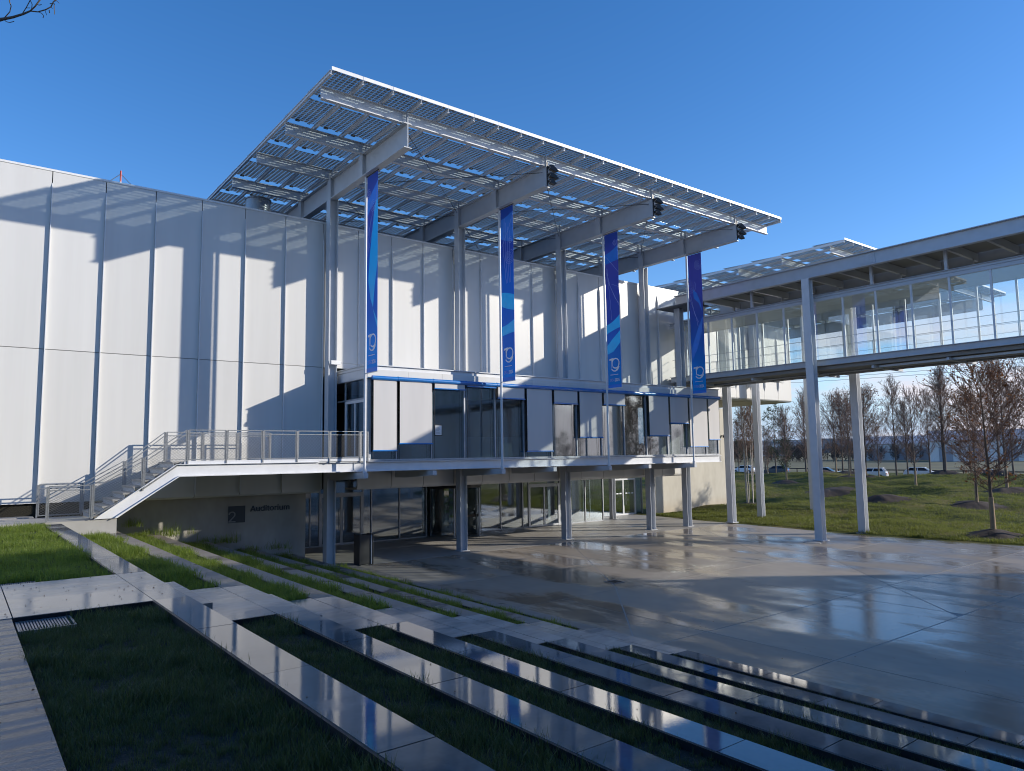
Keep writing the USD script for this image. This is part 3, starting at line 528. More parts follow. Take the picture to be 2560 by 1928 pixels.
# ------------------------------------------------------------------ solar canopies
def canopy(label, X0, X1, Y0, rows, cols, beams, ny_beam, hi=True):
    t = thing('solar_canopy', label, 'canopy', ((X0 + X1) / 2, Y0 + 8, 14.6))
    P = (X1 - X0) / cols; RP = 2.09; YE = Y0 + .05 + rows * RP
    for x in beams:
        b = obj('main_beam', MB().iy(x, Y0 + .65, YE, 14.62, 15.50, 0.30, 0.03, 0.025), steel, t)
        for y in (24.1, 27.0, 30.2, 33.3):
            obj('stiffener', B(x - .14, x - .0127, y - .16, y + .16, 14.652, 15.468).box(x + .0127, x + .14, y - .012, y + .012, 14.652, 15.468), steel, b)
    for i, y in enumerate(np.arange(Y0 + .85, YE, 3.1)):
        p = obj('purlin', MB().ix(y, X0 + .02, X1 - .02, 15.52, 15.94, 0.17, 0.02, 0.014), steel_w, t)
        for x in beams: obj('purlin_seat', B(x - .12, x + .12, y - .2, y - .087, 15.505, 15.518).box(x - .012, x + .012, y - .2, y - .087, 15.5185, 15.93), steel, p)
    for i in range(cols + 1):
        x = X0 + i * P
        obj('rib', MB().iy(x, Y0, YE, 15.96, 16.10, 0.085, 0.012, 0.01), steel_w, t)
    for i in range(cols):
        a, b = X0 + i * P + .012, X0 + (i + 1) * P - .012
        obj('edge_trim', B(a - .004, b + .004, Y0 - .03, Y0 - .005, 16.10, 16.215), white_paint, t)
        for r in range(rows):
            y0 = Y0 + .02 + r * RP; y1 = y0 + RP - .15
            tl = 0.092
            zf = lambda y: 16.104 + tl * (y - y0) / (y1 - y0)
            v = [(a, y0, zf(y0)), (b, y0, zf(y0)), (b, y1, zf(y1)), (a, y1, zf(y1))]; v = v + [(p[0], p[1], p[2] + .012) for p in v]
            uv = [(p[0] - a - .034, p[1] - y0 + .0) for p in v]
            obj('solar_panel', MB().add(v, MB.BF), pv_m, t, uv=uv)
            if hi:
                cl = MB()
                for fx in (0.15, 0.85):
                    xx = a + (b - a) * fx; cl.box(xx - .05, xx + .05, y0 - .03, y0 + .01, zf(y0) - .02, zf(y0) - .004).box(xx - .05, xx + .05, y1 - .01, y1 + .03, zf(y1) - .02, zf(y1) - .004)
                cl.box(a + (b - a) * .35, a + (b - a) * .5, y1 - .1, y1 - .02, zf(y1) - .05, zf(y1) - .004)
                clamps.append(cl)
    if hi and clamps:
        m = MB()
        for c in clamps: m.add(*c.get())
        p = obj('clips_and_junction_boxes', m, black, t); tag(p, kind='stuff'); clamps.clear()
    return t
clamps = []
can = canopy('large steel canopy of photovoltaic glass above the white wall', 8.64, 33.28, 20.10, 8, 23, CX, 0)
can2 = canopy('farther photovoltaic canopy rising behind the glazed bridge', 39.5, 64.1, 20.0, 8, 23, [42.6, 48.8, 55.0, 61.2], 0, hi=False)
for a, b in zip(CX, CX[1:]):
    obj('bracing_rod', MB().tube([(a + .03, 20.95, 15.3), (b - .03, 27.05, 15.3)], .012, 6), black, can)
    obj('bracing_rod', MB().tube([(a + .03, 27.05, 15.26), (b - .03, 20.95, 15.26)], .012, 6), black, can)
    obj('bracing_rod', MB().tube([(a + .03, 27.2, 15.3), (b - .03, 33.3, 15.3)], .012, 6), black, can)
    obj('bracing_rod', MB().tube([(a + .03, 33.3, 15.26), (b - .03, 27.2, 15.26)], .012, 6), black, can)
for x, w in zip(CX[1:], ('second', 'third', 'rightmost')):          # horn loudspeakers on the beam ends
    t = thing('loudspeaker_stack', f'black stacked loudspeakers on the end of the {w} canopy beam from the left', 'loudspeaker', (x + .1, 20.6, 14.65))
    obj('rail', B(x - .02, x + .02, 20.68, 20.72, 14.66, 15.62), black, t)
    for z in (15.36, 15.06, 14.8):
        s = 0.85 if z > 14.9 else .6
        prof = [(0, .12), (.12, .12), (.42 * s, -.16 * s), (.36 * s, -.2 * s), (0, -.04)]
        obj('speaker', MB().poly(prof, lambda u, v, tt: (x + .05 + u * .75, 20.66 - u * .6 + tt * .6, z + v), -.14, .14), black, t)
        obj('hanger', MB().tube([(x, 20.7, z + .1), (x + .02, 20.52, z + .02), (x, 20.7, z - .1)], .014, 5), galv, t)

# roof items
t = thing('ventilation_duct', 'round grey ventilation duct on the roof under the left end of the canopy', 'duct', (10.0, 31, 13.45))
obj('drum', MB().tube([(10.0, 31, 13.46), (10.0, 31, 15.42)], .52, 24), galv, t, smooth=40)
obj('collar', MB().tube([(10.0, 31, 15.42), (10.0, 31, 15.47)], .56, 24), galv, t, smooth=40)
t = thing('roof_marker_pole', 'thin red and white pole with guy lines on the white roof edge', 'pole', (4.3, 28.8, 13.45))
for i in range(3): obj('pole_section', MB().tube([(4.3, 28.8, 13.46 + i * .42), (4.3, 28.8, 13.46 + (i + 1) * .42)], .028, 8), white_paint if i == 1 else orange, t)
for dx in (-1.1, 1.2): obj('guy_line', MB().tube([(4.3, 28.8, 14.6), (4.3 + dx, 28.8, 13.5)], .012, 4), galv, t)

# ------------------------------------------------------------------ banners on masts
def arc(cy, cz, r, a0, a1, w, n=14):
    an = np.linspace(a0, a1, n)
    return Polygon([(cy + (r + w / 2) * math.cos(t), cz + (r + w / 2) * math.sin(t)) for t in an] + [(cy + (r - w / 2) * math.cos(t), cz + (r - w / 2) * math.sin(t)) for t in an[::-1]])
def glyph70(u0, z0, s):
    """The emblem: a broad 7 whose foot runs into an open ring that hooks below like a 9 (u to the right, z up)."""
    seven = Polygon([(0, .95), (.42, 1.0), (.42, .88), (.30, .86), (.30, .40), (.22, .25), (.20, .86), (0, .82)])
    ring = unary_union([arc(.62, .58, .36, -2.4, 3.3, .085, 30), arc(.55, .42, .42, -2.6, -.2, .075, 20)])
    tail = Polygon([(.92, .55), (1.0, .58), (.93, .25), (.72, .04), (.45, -.02), (.66, .1), (.84, .3)])
    g = unary_union([seven, ring, tail])
    return affinity.translate(affinity.scale(g, s, s, origin=(0, 0)), u0, z0)
def polys(g): return [p for p in getattr(g, 'geoms', [g]) if p.geom_type == 'Polygon' and p.area > 1e-6]
def ban(i, x, label, swooshes, lines, dz):
    y0, y1, zb, zt = 23.80, 22.95, 7.20, 14.55
    mt = thing('banner_mast', label[1], 'mast', (x, 23.9, 3.42), 'white poles that carry the blue banners' if False else None)
    obj('pole', MB().tube([(x, 23.9, 3.60), (x, 23.9, 14.62)], .05, 12), steel_w, mt, smooth=40)
    obj('arm', MB().bar((x, 23.86, 14.58), (x, 22.9, 14.58), .03, .03), black, mt); obj('arm', MB().bar((x, 23.86, 7.19), (x, 22.9, 7.19), .03, .03), steel_w, mt)
    obj('base_collar', MB().tube([(x, 23.9, 3.6), (x, 23.9, 3.72)], .075, 12), steel_w, mt, smooth=40)
    b = thing('banner', label[0], 'banner', (x, y0, zb))
    n, mz = 7, 26; us, zs = np.linspace(0, .85, n), np.linspace(zb, zt, mz)
    bow = lambda u, z: 0.018 * np.sin(u * 5 + z * 1.1 + i) + 0.012 * np.sin(z * 2.3 + i * 2)
    v = [(x + bow(u, z) * 0, y0 - u, z) for z in zs for u in us]
    f = [(r * n + c, r * n + c + 1, (r + 1) * n + c + 1, (r + 1) * n + c) for r in range(mz - 1) for c in range(n - 1)]
    v2 = [(p[0] + .004, p[1], p[2]) for p in v]
    obj('cloth', MB().add(v, np.array(f)[:, ::-1]).add(v2, f), cloth[i], b)
    W = sbox(0, zb, .85, zt)
    def decal(nm, g, m, t):
        mm = MB(); k = 0
        for p in polys(g.intersection(W)): mm.poly(p, lambda u, vv, tt: (x - tt, y0 - u, vv), .001, t); k += 1
        if k: obj(nm, mm, m, b)
    for j, (g, m) in enumerate(swooshes): decal('printed_swoosh', g, m, .0022 + .0006 * j)
    decal('printed_lines', unary_union(lines), print_line, .0046)
    decal('emblem', glyph70(.12, 7.98, .62), print_white, .0052)
    decal('emblem_caption', unary_union([sbox(.17 + k * .055, 7.80, .21 + k * .055, 7.83) for k in range(9)]), print_white, .0052)
    for txt, u0, bold, m in (('1954', .12, False, print_line), ('2024', .44, True, print_white)):
        tx = meshkit.text_mesh(txt, .135, .003, bold); s = .29 / (tx.bounds[1][0] - tx.bounds[0][0])
        vv = tx.vertices; w = np.stack([x - .0048 - vv[:, 2], y0 - u0 - (vv[:, 0] - tx.bounds[0][0]) * s, 7.50 + vv[:, 1]], 1)
        e = MB().add(w, tx.faces); obj('lettering', e, m, b)
    decal('hem', sbox(0, zb, .85, zb + .16), print_mid, .003)
def wave(z0, z1, z2, z3, n=16):
    u = np.linspace(0, .9, n); s = (u / .85) ** 1.6
    top = z0 + (z1 - z0) * s; bot = z2 + (z3 - z2) * (u / .85) ** .7
    return Polygon(list(zip(u, top)) + list(zip(u[::-1], bot[::-1])))
def curve(pts, w=.012): return LineString(pts).buffer(w / 2, cap_style=2)
def spiral(cu, cz, r, n=3): return [curve([(cu + r * k / n * math.cos(t), cz + r * k / n * math.sin(t)) for t in np.linspace(0.5 * k, 5.6 + .5 * k, 26)]) for k in range(1, n + 1)]
ban(0, CX[0], ('leftmost tall blue banner with a bright blue diagonal flame down its length', 'slim white mast holding the leftmost banner'),
    [(Polygon([(.85, 13.6), (.6, 13.3), (.25, 11.6), (.12, 10.6), (.3, 9.9), (.5, 9.55), (.62, 10.3), (.85, 11.2)]), print_sky), (Polygon([(0, 13.6), (.5, 13.95), (.85, 14.2), (.85, 13.5), (.3, 13.3), (0, 13.0)]), print_mid), (Polygon([(.5, 9.5), (.85, 9.0), (.85, 8.75), (.62, 9.2)]), print_sky)],
    spiral(.5, 13.35, .22) + spiral(.14, 13.9, .15, 2) + [curve([(.1, 12.3), (.5, 13.2), (.85, 13.6)]), curve([(.02, 11.5), (.6, 12.8), (.8, 14.0)]), curve([(.3, 12.9), (.12, 12.0), (.05, 11.2)])], 0)
ban(1, CX[1], ('second blue banner from the left, with two curved light blue bands above the emblem', 'slim white mast holding the second banner from the left'),
    [(wave(10.95, 10.75, 10.4, 10.1), print_sky), (wave(9.5, 9.72, 9.1, 9.2), print_sky), (wave(14.1, 14.3, 13.3, 13.0), print_mid)],
    spiral(.6, 12.4, .30, 4) + spiral(.66, 13.1, .12, 2) + [curve([(.25 + k * .12, 14.1 - .2 * k), (.2 + k * .13, 12.5), (.35 + .1 * k, 11.3)]) for k in range(4)] + [curve([(.05, 12.9), (.6, 13.7), (.85, 14.2)])], 0)
ban(2, CX[2], ('third blue banner from the left, indigo above with a broad light blue curve below', 'slim white mast holding the third banner from the left'),
    [(wave(10.2, 10.6, 9.75, 10.0), print_sky), (Polygon([(0, 9.2), (.3, 9.45), (.85, 9.85), (.85, 9.3), (.4, 8.9), (0, 8.8)]), print_sky), (wave(13.6, 13.9, 13.1, 13.2), print_mid)],
    spiral(.68, 14.05, .13, 3) + [curve([(.05, 13.5), (.5, 13.0), (.85, 12.6)]), curve([(.1, 12.7), (.3, 12.0), (.85, 11.0)]), curve([(.12, 12.9), (.25, 11.5), (.35, 10.4)]), curve([(.02, 13.2), (.15, 12.3), (.6, 11.4), (.85, 11.1)]), curve([(.4, 12.1), (.85, 11.9)])], 0)
ban(3, CX[3], ('rightmost blue banner, with spiral line drawings near its top in front of the bridge', 'slim white mast holding the rightmost banner'),
    [(Polygon([(.25, 12.7), (.5, 12.45), (.72, 11.9), (.8, 11.4), (.6, 11.9), (.3, 12.2)]), print_mid), (Polygon([(.82, 11.2), (.7, 10.3), (.4, 9.5), (.05, 8.9), (.05, 9.6), (.45, 10.5)]), print_mid)],
    spiral(.66, 13.95, .26, 4) + spiral(.12, 12.85, .33, 3) + [curve([(.05, 12.2), (.4, 11.2), (.5, 10.7)]), curve([(.1, 12.4), (.3, 11.4), (.55, 10.9)])], 0)

# ------------------------------------------------------------------ outside stair with its gangway
RY0, RY1 = 24.5, 26.6
LZ, PZ, SX0, SX1 = 2.45, 4.10, 3.28, 5.72
st = thing('outside_staircase', 'grey steel staircase and gangway with mesh railings against the white wall', 'staircase', (3.3, 25.5, LZ))
obj('landing', B(-0.6, 3.92, RY0 + .04, RY1 + .2, 1.4, LZ - .02), conc_step, st)
n = 9
for i in range(n):
    z = LZ + (PZ - LZ) * (i + 1) / n; x = SX0 + (SX1 - SX0) * i / n
    tr = obj('tread', B(x - .03, x + .30, RY0 + .06, RY1 - .06, z - .05, z), conc_step, st)
    obj('riser', B(x + .0, x + .015, RY0 + .06, RY1 - .06, z - .18, z - .052), steel, tr)
for y in (RY0, RY1):
    sgn = 1 if y == RY0 else -1
    pr = [(3.30, LZ), (3.92, LZ), (5.62, 3.63), (BX0 - 2.0, 3.63), (BX0 - 2.0, 4.0), (5.5, 4.0)]
    s = obj('stringer', MB().poly(pr, lambda u, v, t: (u, t, v), y - .01, y + .01), steel_w, st)
    obj('flange', MB().bar((3.86, y - sgn * .07, LZ + .02), (5.6, y - sgn * .07, 3.64), .11, .025).bar((5.6, y - sgn * .07, 3.642), (BX0 - 2.0, y - sgn * .07, 3.642), .11, .025).bar((3.38, y - sgn * .05, LZ + .05), (5.5, y - sgn * .05, 4.0), .08, .02).bar((5.5, y - sgn * .05, 4.01), (BX0 - 2.0, y - sgn * .05, 4.01), .08, .02), steel_w, s)
obj('gangway_deck', B(5.70, BX0 - .07, RY0 + .06, WY - .02, 4.02, PZ), galv, st)
obj('deck_edge', B(5.75, BX0, RY0 - .03, RY0 + .055, 4.02, PZ + .02), steel_w, st)
obj('gangway_beam', MB().iy(8.9, RY0 + .06, WY, 3.66, 4.0, .14).iy(11.6, RY0 + .06, 26.7, 3.66, 4.0, .14), steel, st)
def railing(y, segs):
    for (xa, za, xb, zb) in segs:
        H = 1.0
        fr = MB()
        for h in (H, H - .12, .06): fr.bar((xa + .035, y, za + h), (xb - .035, y, zb + h), .03, .03)
        fr.box(xa + .03, xa + .06, y - .018, y + .018, za + .06, za + H).box(xb - .06, xb - .03, y - .018, y + .018, zb + .06, zb + H)
        r = obj('railing_panel', fr, galv, st)
        v = [(xa + .06, y - .001, za + .08), (xb - .06, y - .001, zb + .08), (xb - .06, y - .001, zb + H - .13), (xa + .06, y - .001, za + H - .13)]
        obj('mesh_infill', MB().add(v, [(0, 1, 2, 3)]), mesh_m, r)
    xs = sorted({(s[0], s[1]) for s in segs} | {(segs[-1][2], segs[-1][3])})
    for (x, z) in xs: obj('railing_post', B(x - .022, x + .022, y - .03, y + .03, z - .12 if z > 3.9 else z, z + 1.0), galv, st)
plat = [5.84 + 1.19 * k for k in range(6)]
railing(RY0 - .03, [(2.12, LZ, 3.24, LZ), (3.24, LZ + .02, 4.58, 3.24), (4.58, 3.24, 5.84, PZ)] + [(a, PZ, b, PZ) for a, b in zip(plat, plat[1:] + [12.1])])
railing(RY1, [(2.05, LZ, 3.24, LZ), (3.24, LZ + .02, 4.42, 3.14), (4.42, 3.14, 5.64, PZ)] + [(a, PZ, a + 1.19, PZ) for a in (5.64, 6.83, 8.02)])

# ------------------------------------------------------------------ glazed footbridge
RX0, RX1, GX0, GX1 = 32.1, 36.25, 32.75, 35.6
YN, YS = 26.2, -7.0
br = thing('glazed_footbridge', 'long glazed footbridge on tall grey columns at right', 'bridge', (34.2, 10, 8))
for x in (RX0, RX1):
    b = obj('roof_beam', MB().iy(x, YS, YN, 12.40, 13.03, .28, .035, .02), steel, br)
obj('splice_plate', B(RX0 - .035, RX0 - .011, 14.9, 15.6, 12.5, 12.93), steel, br)
bm = MB()
for dy in (15.02, 15.14, 15.36, 15.48):
    for z in (12.56, 12.66, 12.76, 12.86): bm.box(RX0 - .05, RX0 - .036, dy - .02, dy + .02, z - .02, z + .02)
tag(obj('splice_bolts', bm, steel, br), kind='stuff')
for i, y in enumerate(np.arange(25.2, YS, -2.09 * .75)):
    obj('roof_panel', B(RX0 + .16, RX1 - .16, y - 1.55, y - .01, 12.93, 12.99), pale_soffit, br)
ribs = [18.55 + 1.565 * k for k in range(-16, 5)]
for y in ribs:
    obj('roof_rib', MB().poly([(RX0 + .02, 12.56), (RX1 - .02, 12.56), (RX1 - .02, 12.91), (RX0 + .02, 12.91)], lambda u, v, t: (u, t, v), y - .06, y + .06), steel, br)
for y in ribs[::2]:
    for x in (GX0, GX1): obj('hanger', B(x - .06, x + .06, y - .06, y + .06, 11.66, 12.6), steel, br)
NB, SB = 27.2, YS
for x, s in ((GX0, -1), (GX1, 1)):
    obj('head_beam', B(x - .07, x + .07, SB, NB, 11.34, 11.50), steel, br); obj('head_beam', MB().iy(x, SB, NB, 11.51, 11.66, .2, .02, .03), steel, br)
    obj('floor_beam', MB().iy(x + s * .05, SB, NB, 8.2, 8.5, .2, .025, .03), steel, br)
    ms = [24.5 - 1.535 * k for k in range(-1, 21)]
    for y in ms: obj('mullion', B(x - .04, x + .04, y - .04, y + .04, 8.5, 11.34), steel_w, br)
    for a, b in zip(ms, ms[1:]):
        obj('window_pane', B(x - .008, x + .008, b + .037, a - .037, 8.52, 11.33), glass_clear, br)
    obj('handrail', MB().tube([(x - s * .14, SB, 9.52), (x - s * .14, NB, 9.52)], .014, 6), alu, br)
    obj('handrail', MB().tube([(x - s * .14, SB, 9.08), (x - s * .14, NB, 9.08)], .008, 6), alu, br)
    for y in ms[::2]: obj('rail_bracket', B(x - s * .14 - .015, x - s * .14 + .015, y - .02, y + .02, 8.5, 9.53), alu, br)
    obj('curtain_post', B(x - s * .05 - .05, x - s * .05 + .05, SB, SB + .1, 8.5, 11.3), alu, br)
obj('bridge_floor', B(GX0 + .16, GX1 - .16, SB, NB, 8.36, 8.49), interior_l, br)
obj('bridge_ceiling', B(GX0 + .08, GX1 - .08, SB, NB, 11.36, 11.44), interior_l, br)
obj('underside', B(GX0 + .15, GX1 - .15, SB, NB, 8.03, 8.19), pale_soffit, br)
obj('cable_tray', B(33.05, 33.3, 8.5, 15.5, 7.88, 7.975), galv, br); obj('duct_pipe', MB().tube([(33.7, SB, 7.92), (33.7, NB, 7.92)], .06, 8), galv, br); obj('duct_pipe', MB().tube([(34.6, SB, 7.92), (34.6, NB, 7.92)], .05, 8), galv, br)
for k, y in enumerate(np.arange(25, YS, -3.13)): obj('cross_beam', B(GX0 - .03, GX1 + .03, y - .05, y + .05, 7.86, 7.975), steel, br)
for (x, y, zb) in ((RX0, 18.2, 0.0), (RX1, 18.25, 0.0), (RX1, 26.0, 0.05), (RX0, 1.8, 0.0), (RX1, 1.8, 0.0)):
    c = obj('column', MB().hcol(x, y, zb + .03, 12.39, .36, .38), steel_w, br)
    obj('base_plate', B(x - .27, x + .27, y - .27, y + .27, zb, zb + .03), steel_w, c)
    obj('column_arm', MB().poly([(GX0, 8.0), (x, 8.0), (x, 8.19), (GX0, 8.19)] if x == RX0 else [(GX1, 8.0), (x, 8.0), (x, 8.19), (GX1, 8.19)], lambda u, v, t: (u, t, v), y + .2, y + .3), steel, c)
c = obj('column', MB().hcol(RX0, 26.0, 7.66, 12.39, .36, .38), steel, br); obj('base_plate', B(RX0 - .27, RX0 + .27, 25.73, 26.27, 7.64, 7.66), steel_w, c)
obj('end_canopy', B(31.3, 33.0, 24.6, 26.9, 12.28, 12.34), roofdark, br)

# pavilion across the plaza, out of view: its shade lies over the foreground
op = thing('opposite_pavilion', 'white pavilion across the plaza, outside the picture to the right', 'building', (36, -20, 0))
for i in range(16): obj('cladding_panel', B(20 + i * 1.9, 21.88 + i * 1.9, -8.6, -8.5, 0, 13.7), clad[i % 3], op)
obj('body', B(20, 50.2, -34, -8.61, -.2, 13.6), render_w, op)
obj('roof', B(18, 51, -35, -7.06, 15.5, 16.2), roof_grey, op)
for x in (24, 31, 38, 45): obj('column', MB().hcol(x, -7.6, 0, 15.5), steel, op)
obj('penthouse', B(22, 49, -33, -9, 13.6, 15.5), roofdark, op)

# ------------------------------------------------------------------ signs and small fittings
t = thing('number_sign', 'square dark sign with a pale figure 2 on the concrete wall', 'sign', (8.16, 27.99, 1.78))
obj('plate', B(8.16, 8.78, 27.985, 27.998, 1.78, 2.40), signgrey, t)
tx = meshkit.text_mesh('2', .40, .004); s = 0.26 / (tx.bounds[1][0] - tx.bounds[0][0]); vv = tx.vertices
obj('numeral', MB().add(np.stack([8.17 + (vv[:, 0] - tx.bounds[0][0]) * s, 27.984 - vv[:, 2], 1.80 + vv[:, 1]], 1), tx.faces[:, ::1]), signpale, t)
t = thing('wall_lettering', 'dark lettering reading Auditorium on the concrete wall', 'lettering', (8.95, 27.99, 2.1))
tx = meshkit.text_mesh('Auditorium', .20, .02, True); s = 1.52 / (tx.bounds[1][0] - tx.bounds[0][0])
pos = 0.0
parts = tx.split(only_watertight=False) if hasattr(tx, 'split') else [tx]
vv = tx.vertices; obj('lettering', MB().add(np.stack([8.97 + (vv[:, 0] - tx.bounds[0][0]) * s, 27.998 - vv[:, 2], 2.17 + vv[:, 1]], 1), tx.faces), signgrey, t)
t = thing('litter_bin', 'tall black sheet metal litter bin on the plaza beside the first column', 'litter bin', (12.75, 26.25, 0))
obj('body', MB().box(12.55, 13.05, 26.0, 26.42, .03, 1.14), black, t)
obj('side_fold', B(12.50, 12.549, 25.93, 26.44, .0, 1.17).box(13.051, 13.09, 25.93, 26.44, 0, 1.17), black, t)
obj('edge_strip', B(13.0, 13.045, 25.96, 25.999, .02, 1.15), alu, t)
t = thing('dome_camera', 'small dome security camera under the slab by the first column', 'camera', (12.4, 26.4, 3.3))
obj('housing', MB().tube([(12.4, 26.4, 3.62), (12.4, 26.4, 3.34)], .09, 14), white_paint, t, smooth=40)
obj('dome', MB().tm(trimesh.creation.icosphere(2, .1).apply_translation((12.4, 26.4, 3.3))), black, t, smooth=True)
t = thing('wall_lamp', 'small pale box lamp high on the dark glazing left of the first door', 'lamp', (13.0, 32.5, 2.4))
obj('body', B(12.9, 13.12, 32.45, 32.69, 2.3, 2.52), steel_w, t); obj('bracket', B(12.99, 13.03, 32.5, 32.69, 2.525, 2.6), black, t)
t = thing('floodlight', 'small black floodlight on the pale concrete wall', 'lamp', (45.6, 33.3, 5.35))
obj('head', MB().bar((45.5, 33.05, 5.3), (45.9, 33.2, 5.45), .18, .14), black, t); obj('arm', MB().tube([(45.7, 33.39, 5.4), (45.65, 33.1, 5.38)], .03, 6), black, t)
t = thing('paper_notice', 'white framed paper notice behind the third pane of the upper storey', 'notice', (15.1, BY, 4.98))
obj('sheet', B(15.12, 15.42, BY + .005, BY + .012, 5.0, 5.38), paper, t); obj('frame', B(15.09, 15.45, BY + .013, BY + .018, 4.97, 5.41), black, t)
for k in range(6): obj('text_line', B(15.16, 15.36 - (k % 3) * .03, BY + .0035, BY + .0048, 5.06 + k * .05, 5.068 + k * .05), signgrey, t)
t = thing('column_clamp', 'white metal clamp with a thin steel cable on the leftmost column', 'clamp', (11.7, 26.7, 7.9))
obj('clamp', B(11.6, 12.0, 26.68, 26.76, 7.84, 8.0), white_paint, t); obj('cable', MB().tube([(12.0, 26.72, 7.92), (16, 26.72, 7.85), (33, 26.72, 7.9)], .01, 5), galv, t)
for i, x in enumerate(np.arange(13.6, 33, 0.9)):
    pass

# ------------------------------------------------------------------ trees
def rnd_dir(d, ang, R):
    d = d / np.linalg.norm(d); a = np.cross(d, R.normal(size=3)); a /= np.linalg.norm(a) + 1e-9
    return d * math.cos(ang) + a * math.sin(ang)
def grow(R, H, crown0, spread, n1, up=0.9, lean=0.0, n2=8, n3=3, r0=None, rmin=.009):
    """trunk mesh, twig mesh, twig end points"""
    r0 = r0 or H * 0.011; trunk, tw, ends = MB(), MB(), []
    k = 9; ts = np.linspace(0, 1, k); wob = np.cumsum(R.normal(0, .018 * H / 9, (k, 2)), 0); wob[0] = 0
    P = np.stack([wob[:, 0] + lean * ts * H, wob[:, 1], ts * H], 1)
    trunk.tube(P, r0 * (1 - ts * 0.93) ** 0.9 + .004, 8)
    for i in range(n1):
        t = crown0 + (0.97 - crown0) * (i + R.uniform(0, 1)) / n1
        p = np.array([np.interp(t, ts, P[:, c]) for c in range(3)])
        az = i * 2.4 + R.uniform(-.5, .5); el = up * (0.55 + .6 * t) + R.uniform(-.15, .15)
        d = np.array([math.cos(az) * math.cos(el), math.sin(az) * math.cos(el), math.sin(el)])
        s = (t - crown0) / (1 - crown0)
        L = spread * H * (0.30 + 1.1 * s ** .6 * (1 - s) ** .65 * 1.35) * R.uniform(.75, 1.15)
        pts = [p]
        for _ in range(4):
            d = d + np.array([0, 0, .10]) + R.normal(0, .09, 3); d /= np.linalg.norm(d); pts.append(pts[-1] + d * L / 4)
        pts = np.array(pts); rb = max(rmin * 1.5, r0 * .38 * (1 - t * .75)); tw.tube(pts, np.linspace(rb, rmin, 5), 4, cap=False)
        for j in range(n2):
            u = R.uniform(.22, 1); q = np.array([np.interp(u * 4, range(5), pts[:, c]) for c in range(3)])
            dd = rnd_dir(d, R.uniform(.35, .95), R) + np.array([0, 0, .25]); dd /= np.linalg.norm(dd); l2 = L * R.uniform(.22, .5) * (1.15 - .5 * u)
            m1 = q + dd * l2 * .5 + R.normal(0, .03 * l2, 3); e = m1 + (dd + R.normal(0, .15, 3)) * l2 * .5
            tw.tube([q, m1, e], [rmin * 1.1, rmin, rmin * .8], 3, cap=False); ends.append(e)
            for _ in range(n3):
                w = R.uniform(.3, 1); q2 = q + (e - q) * w; d3 = rnd_dir(dd, R.uniform(.4, 1.0), R); e2 = q2 + d3 * l2 * R.uniform(.3, .55)
                tw.tube([q2, e2], [rmin * .9, rmin * .6], 3, cap=False); ends.append(e2)
    return trunk, tw, np.array(ends)
def cards(R, pts, n, size, spread, aspect=1.5):
    v, f = [], []
    for i in range(n):
        p = pts[R.integers(len(pts))] + R.normal(0, spread, 3); a = R.normal(size=3); a /= np.linalg.norm(a); b = np.cross(a, R.normal(size=3)); b /= np.linalg.norm(b) + 1e-9
        s = size * R.uniform(.6, 1.3); k = 4 * i
        v += [p - a * s * .5 - b * s * .1, p + b * s * .5 / aspect, p + a * s * .6, p - b * s * .5 / aspect]; f.append((k, k + 1, k + 2, k + 3))
    return MB().add(v, f)
PROTO = {}
def proto(kind, seed):
    R = np.random.default_rng(seed); t = thing(kind, loc=(0, 0, 0))
    if kind == 'bare_tree':
        a, b, e = grow(R, 9.0, .22, .33, 46, .95, n2=10, rmin=.012); obj('trunk', a, bark, t, smooth=True); obj('trunk_wrap', MB().tube([(0, 0, .05), (0, 0, 1.9)], [.125, .105], 8), wrap_m, t, smooth=True); obj('crown', b, twig_m, t)
    elif kind == 'oak_tree':
        a, b, e = grow(R, 8.0, .22, .38, 48, .75, n2=11, rmin=.012); obj('trunk', a, bark, t, smooth=True); obj('trunk_wrap', MB().tube([(0, 0, .05), (0, 0, 1.7)], [.125, .108], 8), wrap_m, t, smooth=True); c = obj('crown', b, twig_m, t)
        obj('brown_leaves', cards(R, e, 1150, .12, .10), dry_leaf, c)
    elif kind == 'tall_bare_tree':
        a, b, e = grow(R, 12.0, .22, .26, 50, 1.1, n2=11, rmin=.013); obj('trunk', a, bark, t, smooth=True); obj('crown', b, twig_m, t)
    elif kind == 'birch_clump':
        ts = MB(); cr = MB()
        for q in range(5):
            a, b, e = grow(np.random.default_rng(seed + q), 8.0, .35, .20, 22, 1.1, lean=R.uniform(-.08, .08), n2=7, r0=.055)
            o = np.array([R.uniform(-.35, .35), R.uniform(-.35, .35), 0]); v, f = a.get(); ts.add(v + o, f); v, f = b.get(); cr.add(v + o, f)
        obj('trunk', ts, bark_pale, t, smooth=True); obj('crown', cr, twig_m, t)
    elif kind == 'pine_tree':
        a, b, e = grow(R, 9.5, .22, .24, 34, .5, n2=6, n3=2); obj('trunk', a, bark, t, smooth=True); c = obj('crown', b, twig_m, t)
        obj('needle_clumps', cards(R, e, 2200, .24, .11, 3.5), needle, c)
    elif kind == 'evergreen_bush':
        a, b, e = grow(R, 4.2, .18, .30, 30, .6, n2=6, n3=3); obj('trunk', a, bark, t, smooth=True); c = obj('crown', b, twig_m, t)
        obj('leaves', cards(R, e, 1700, .14, .14, 1.8), needle, c)
    return t
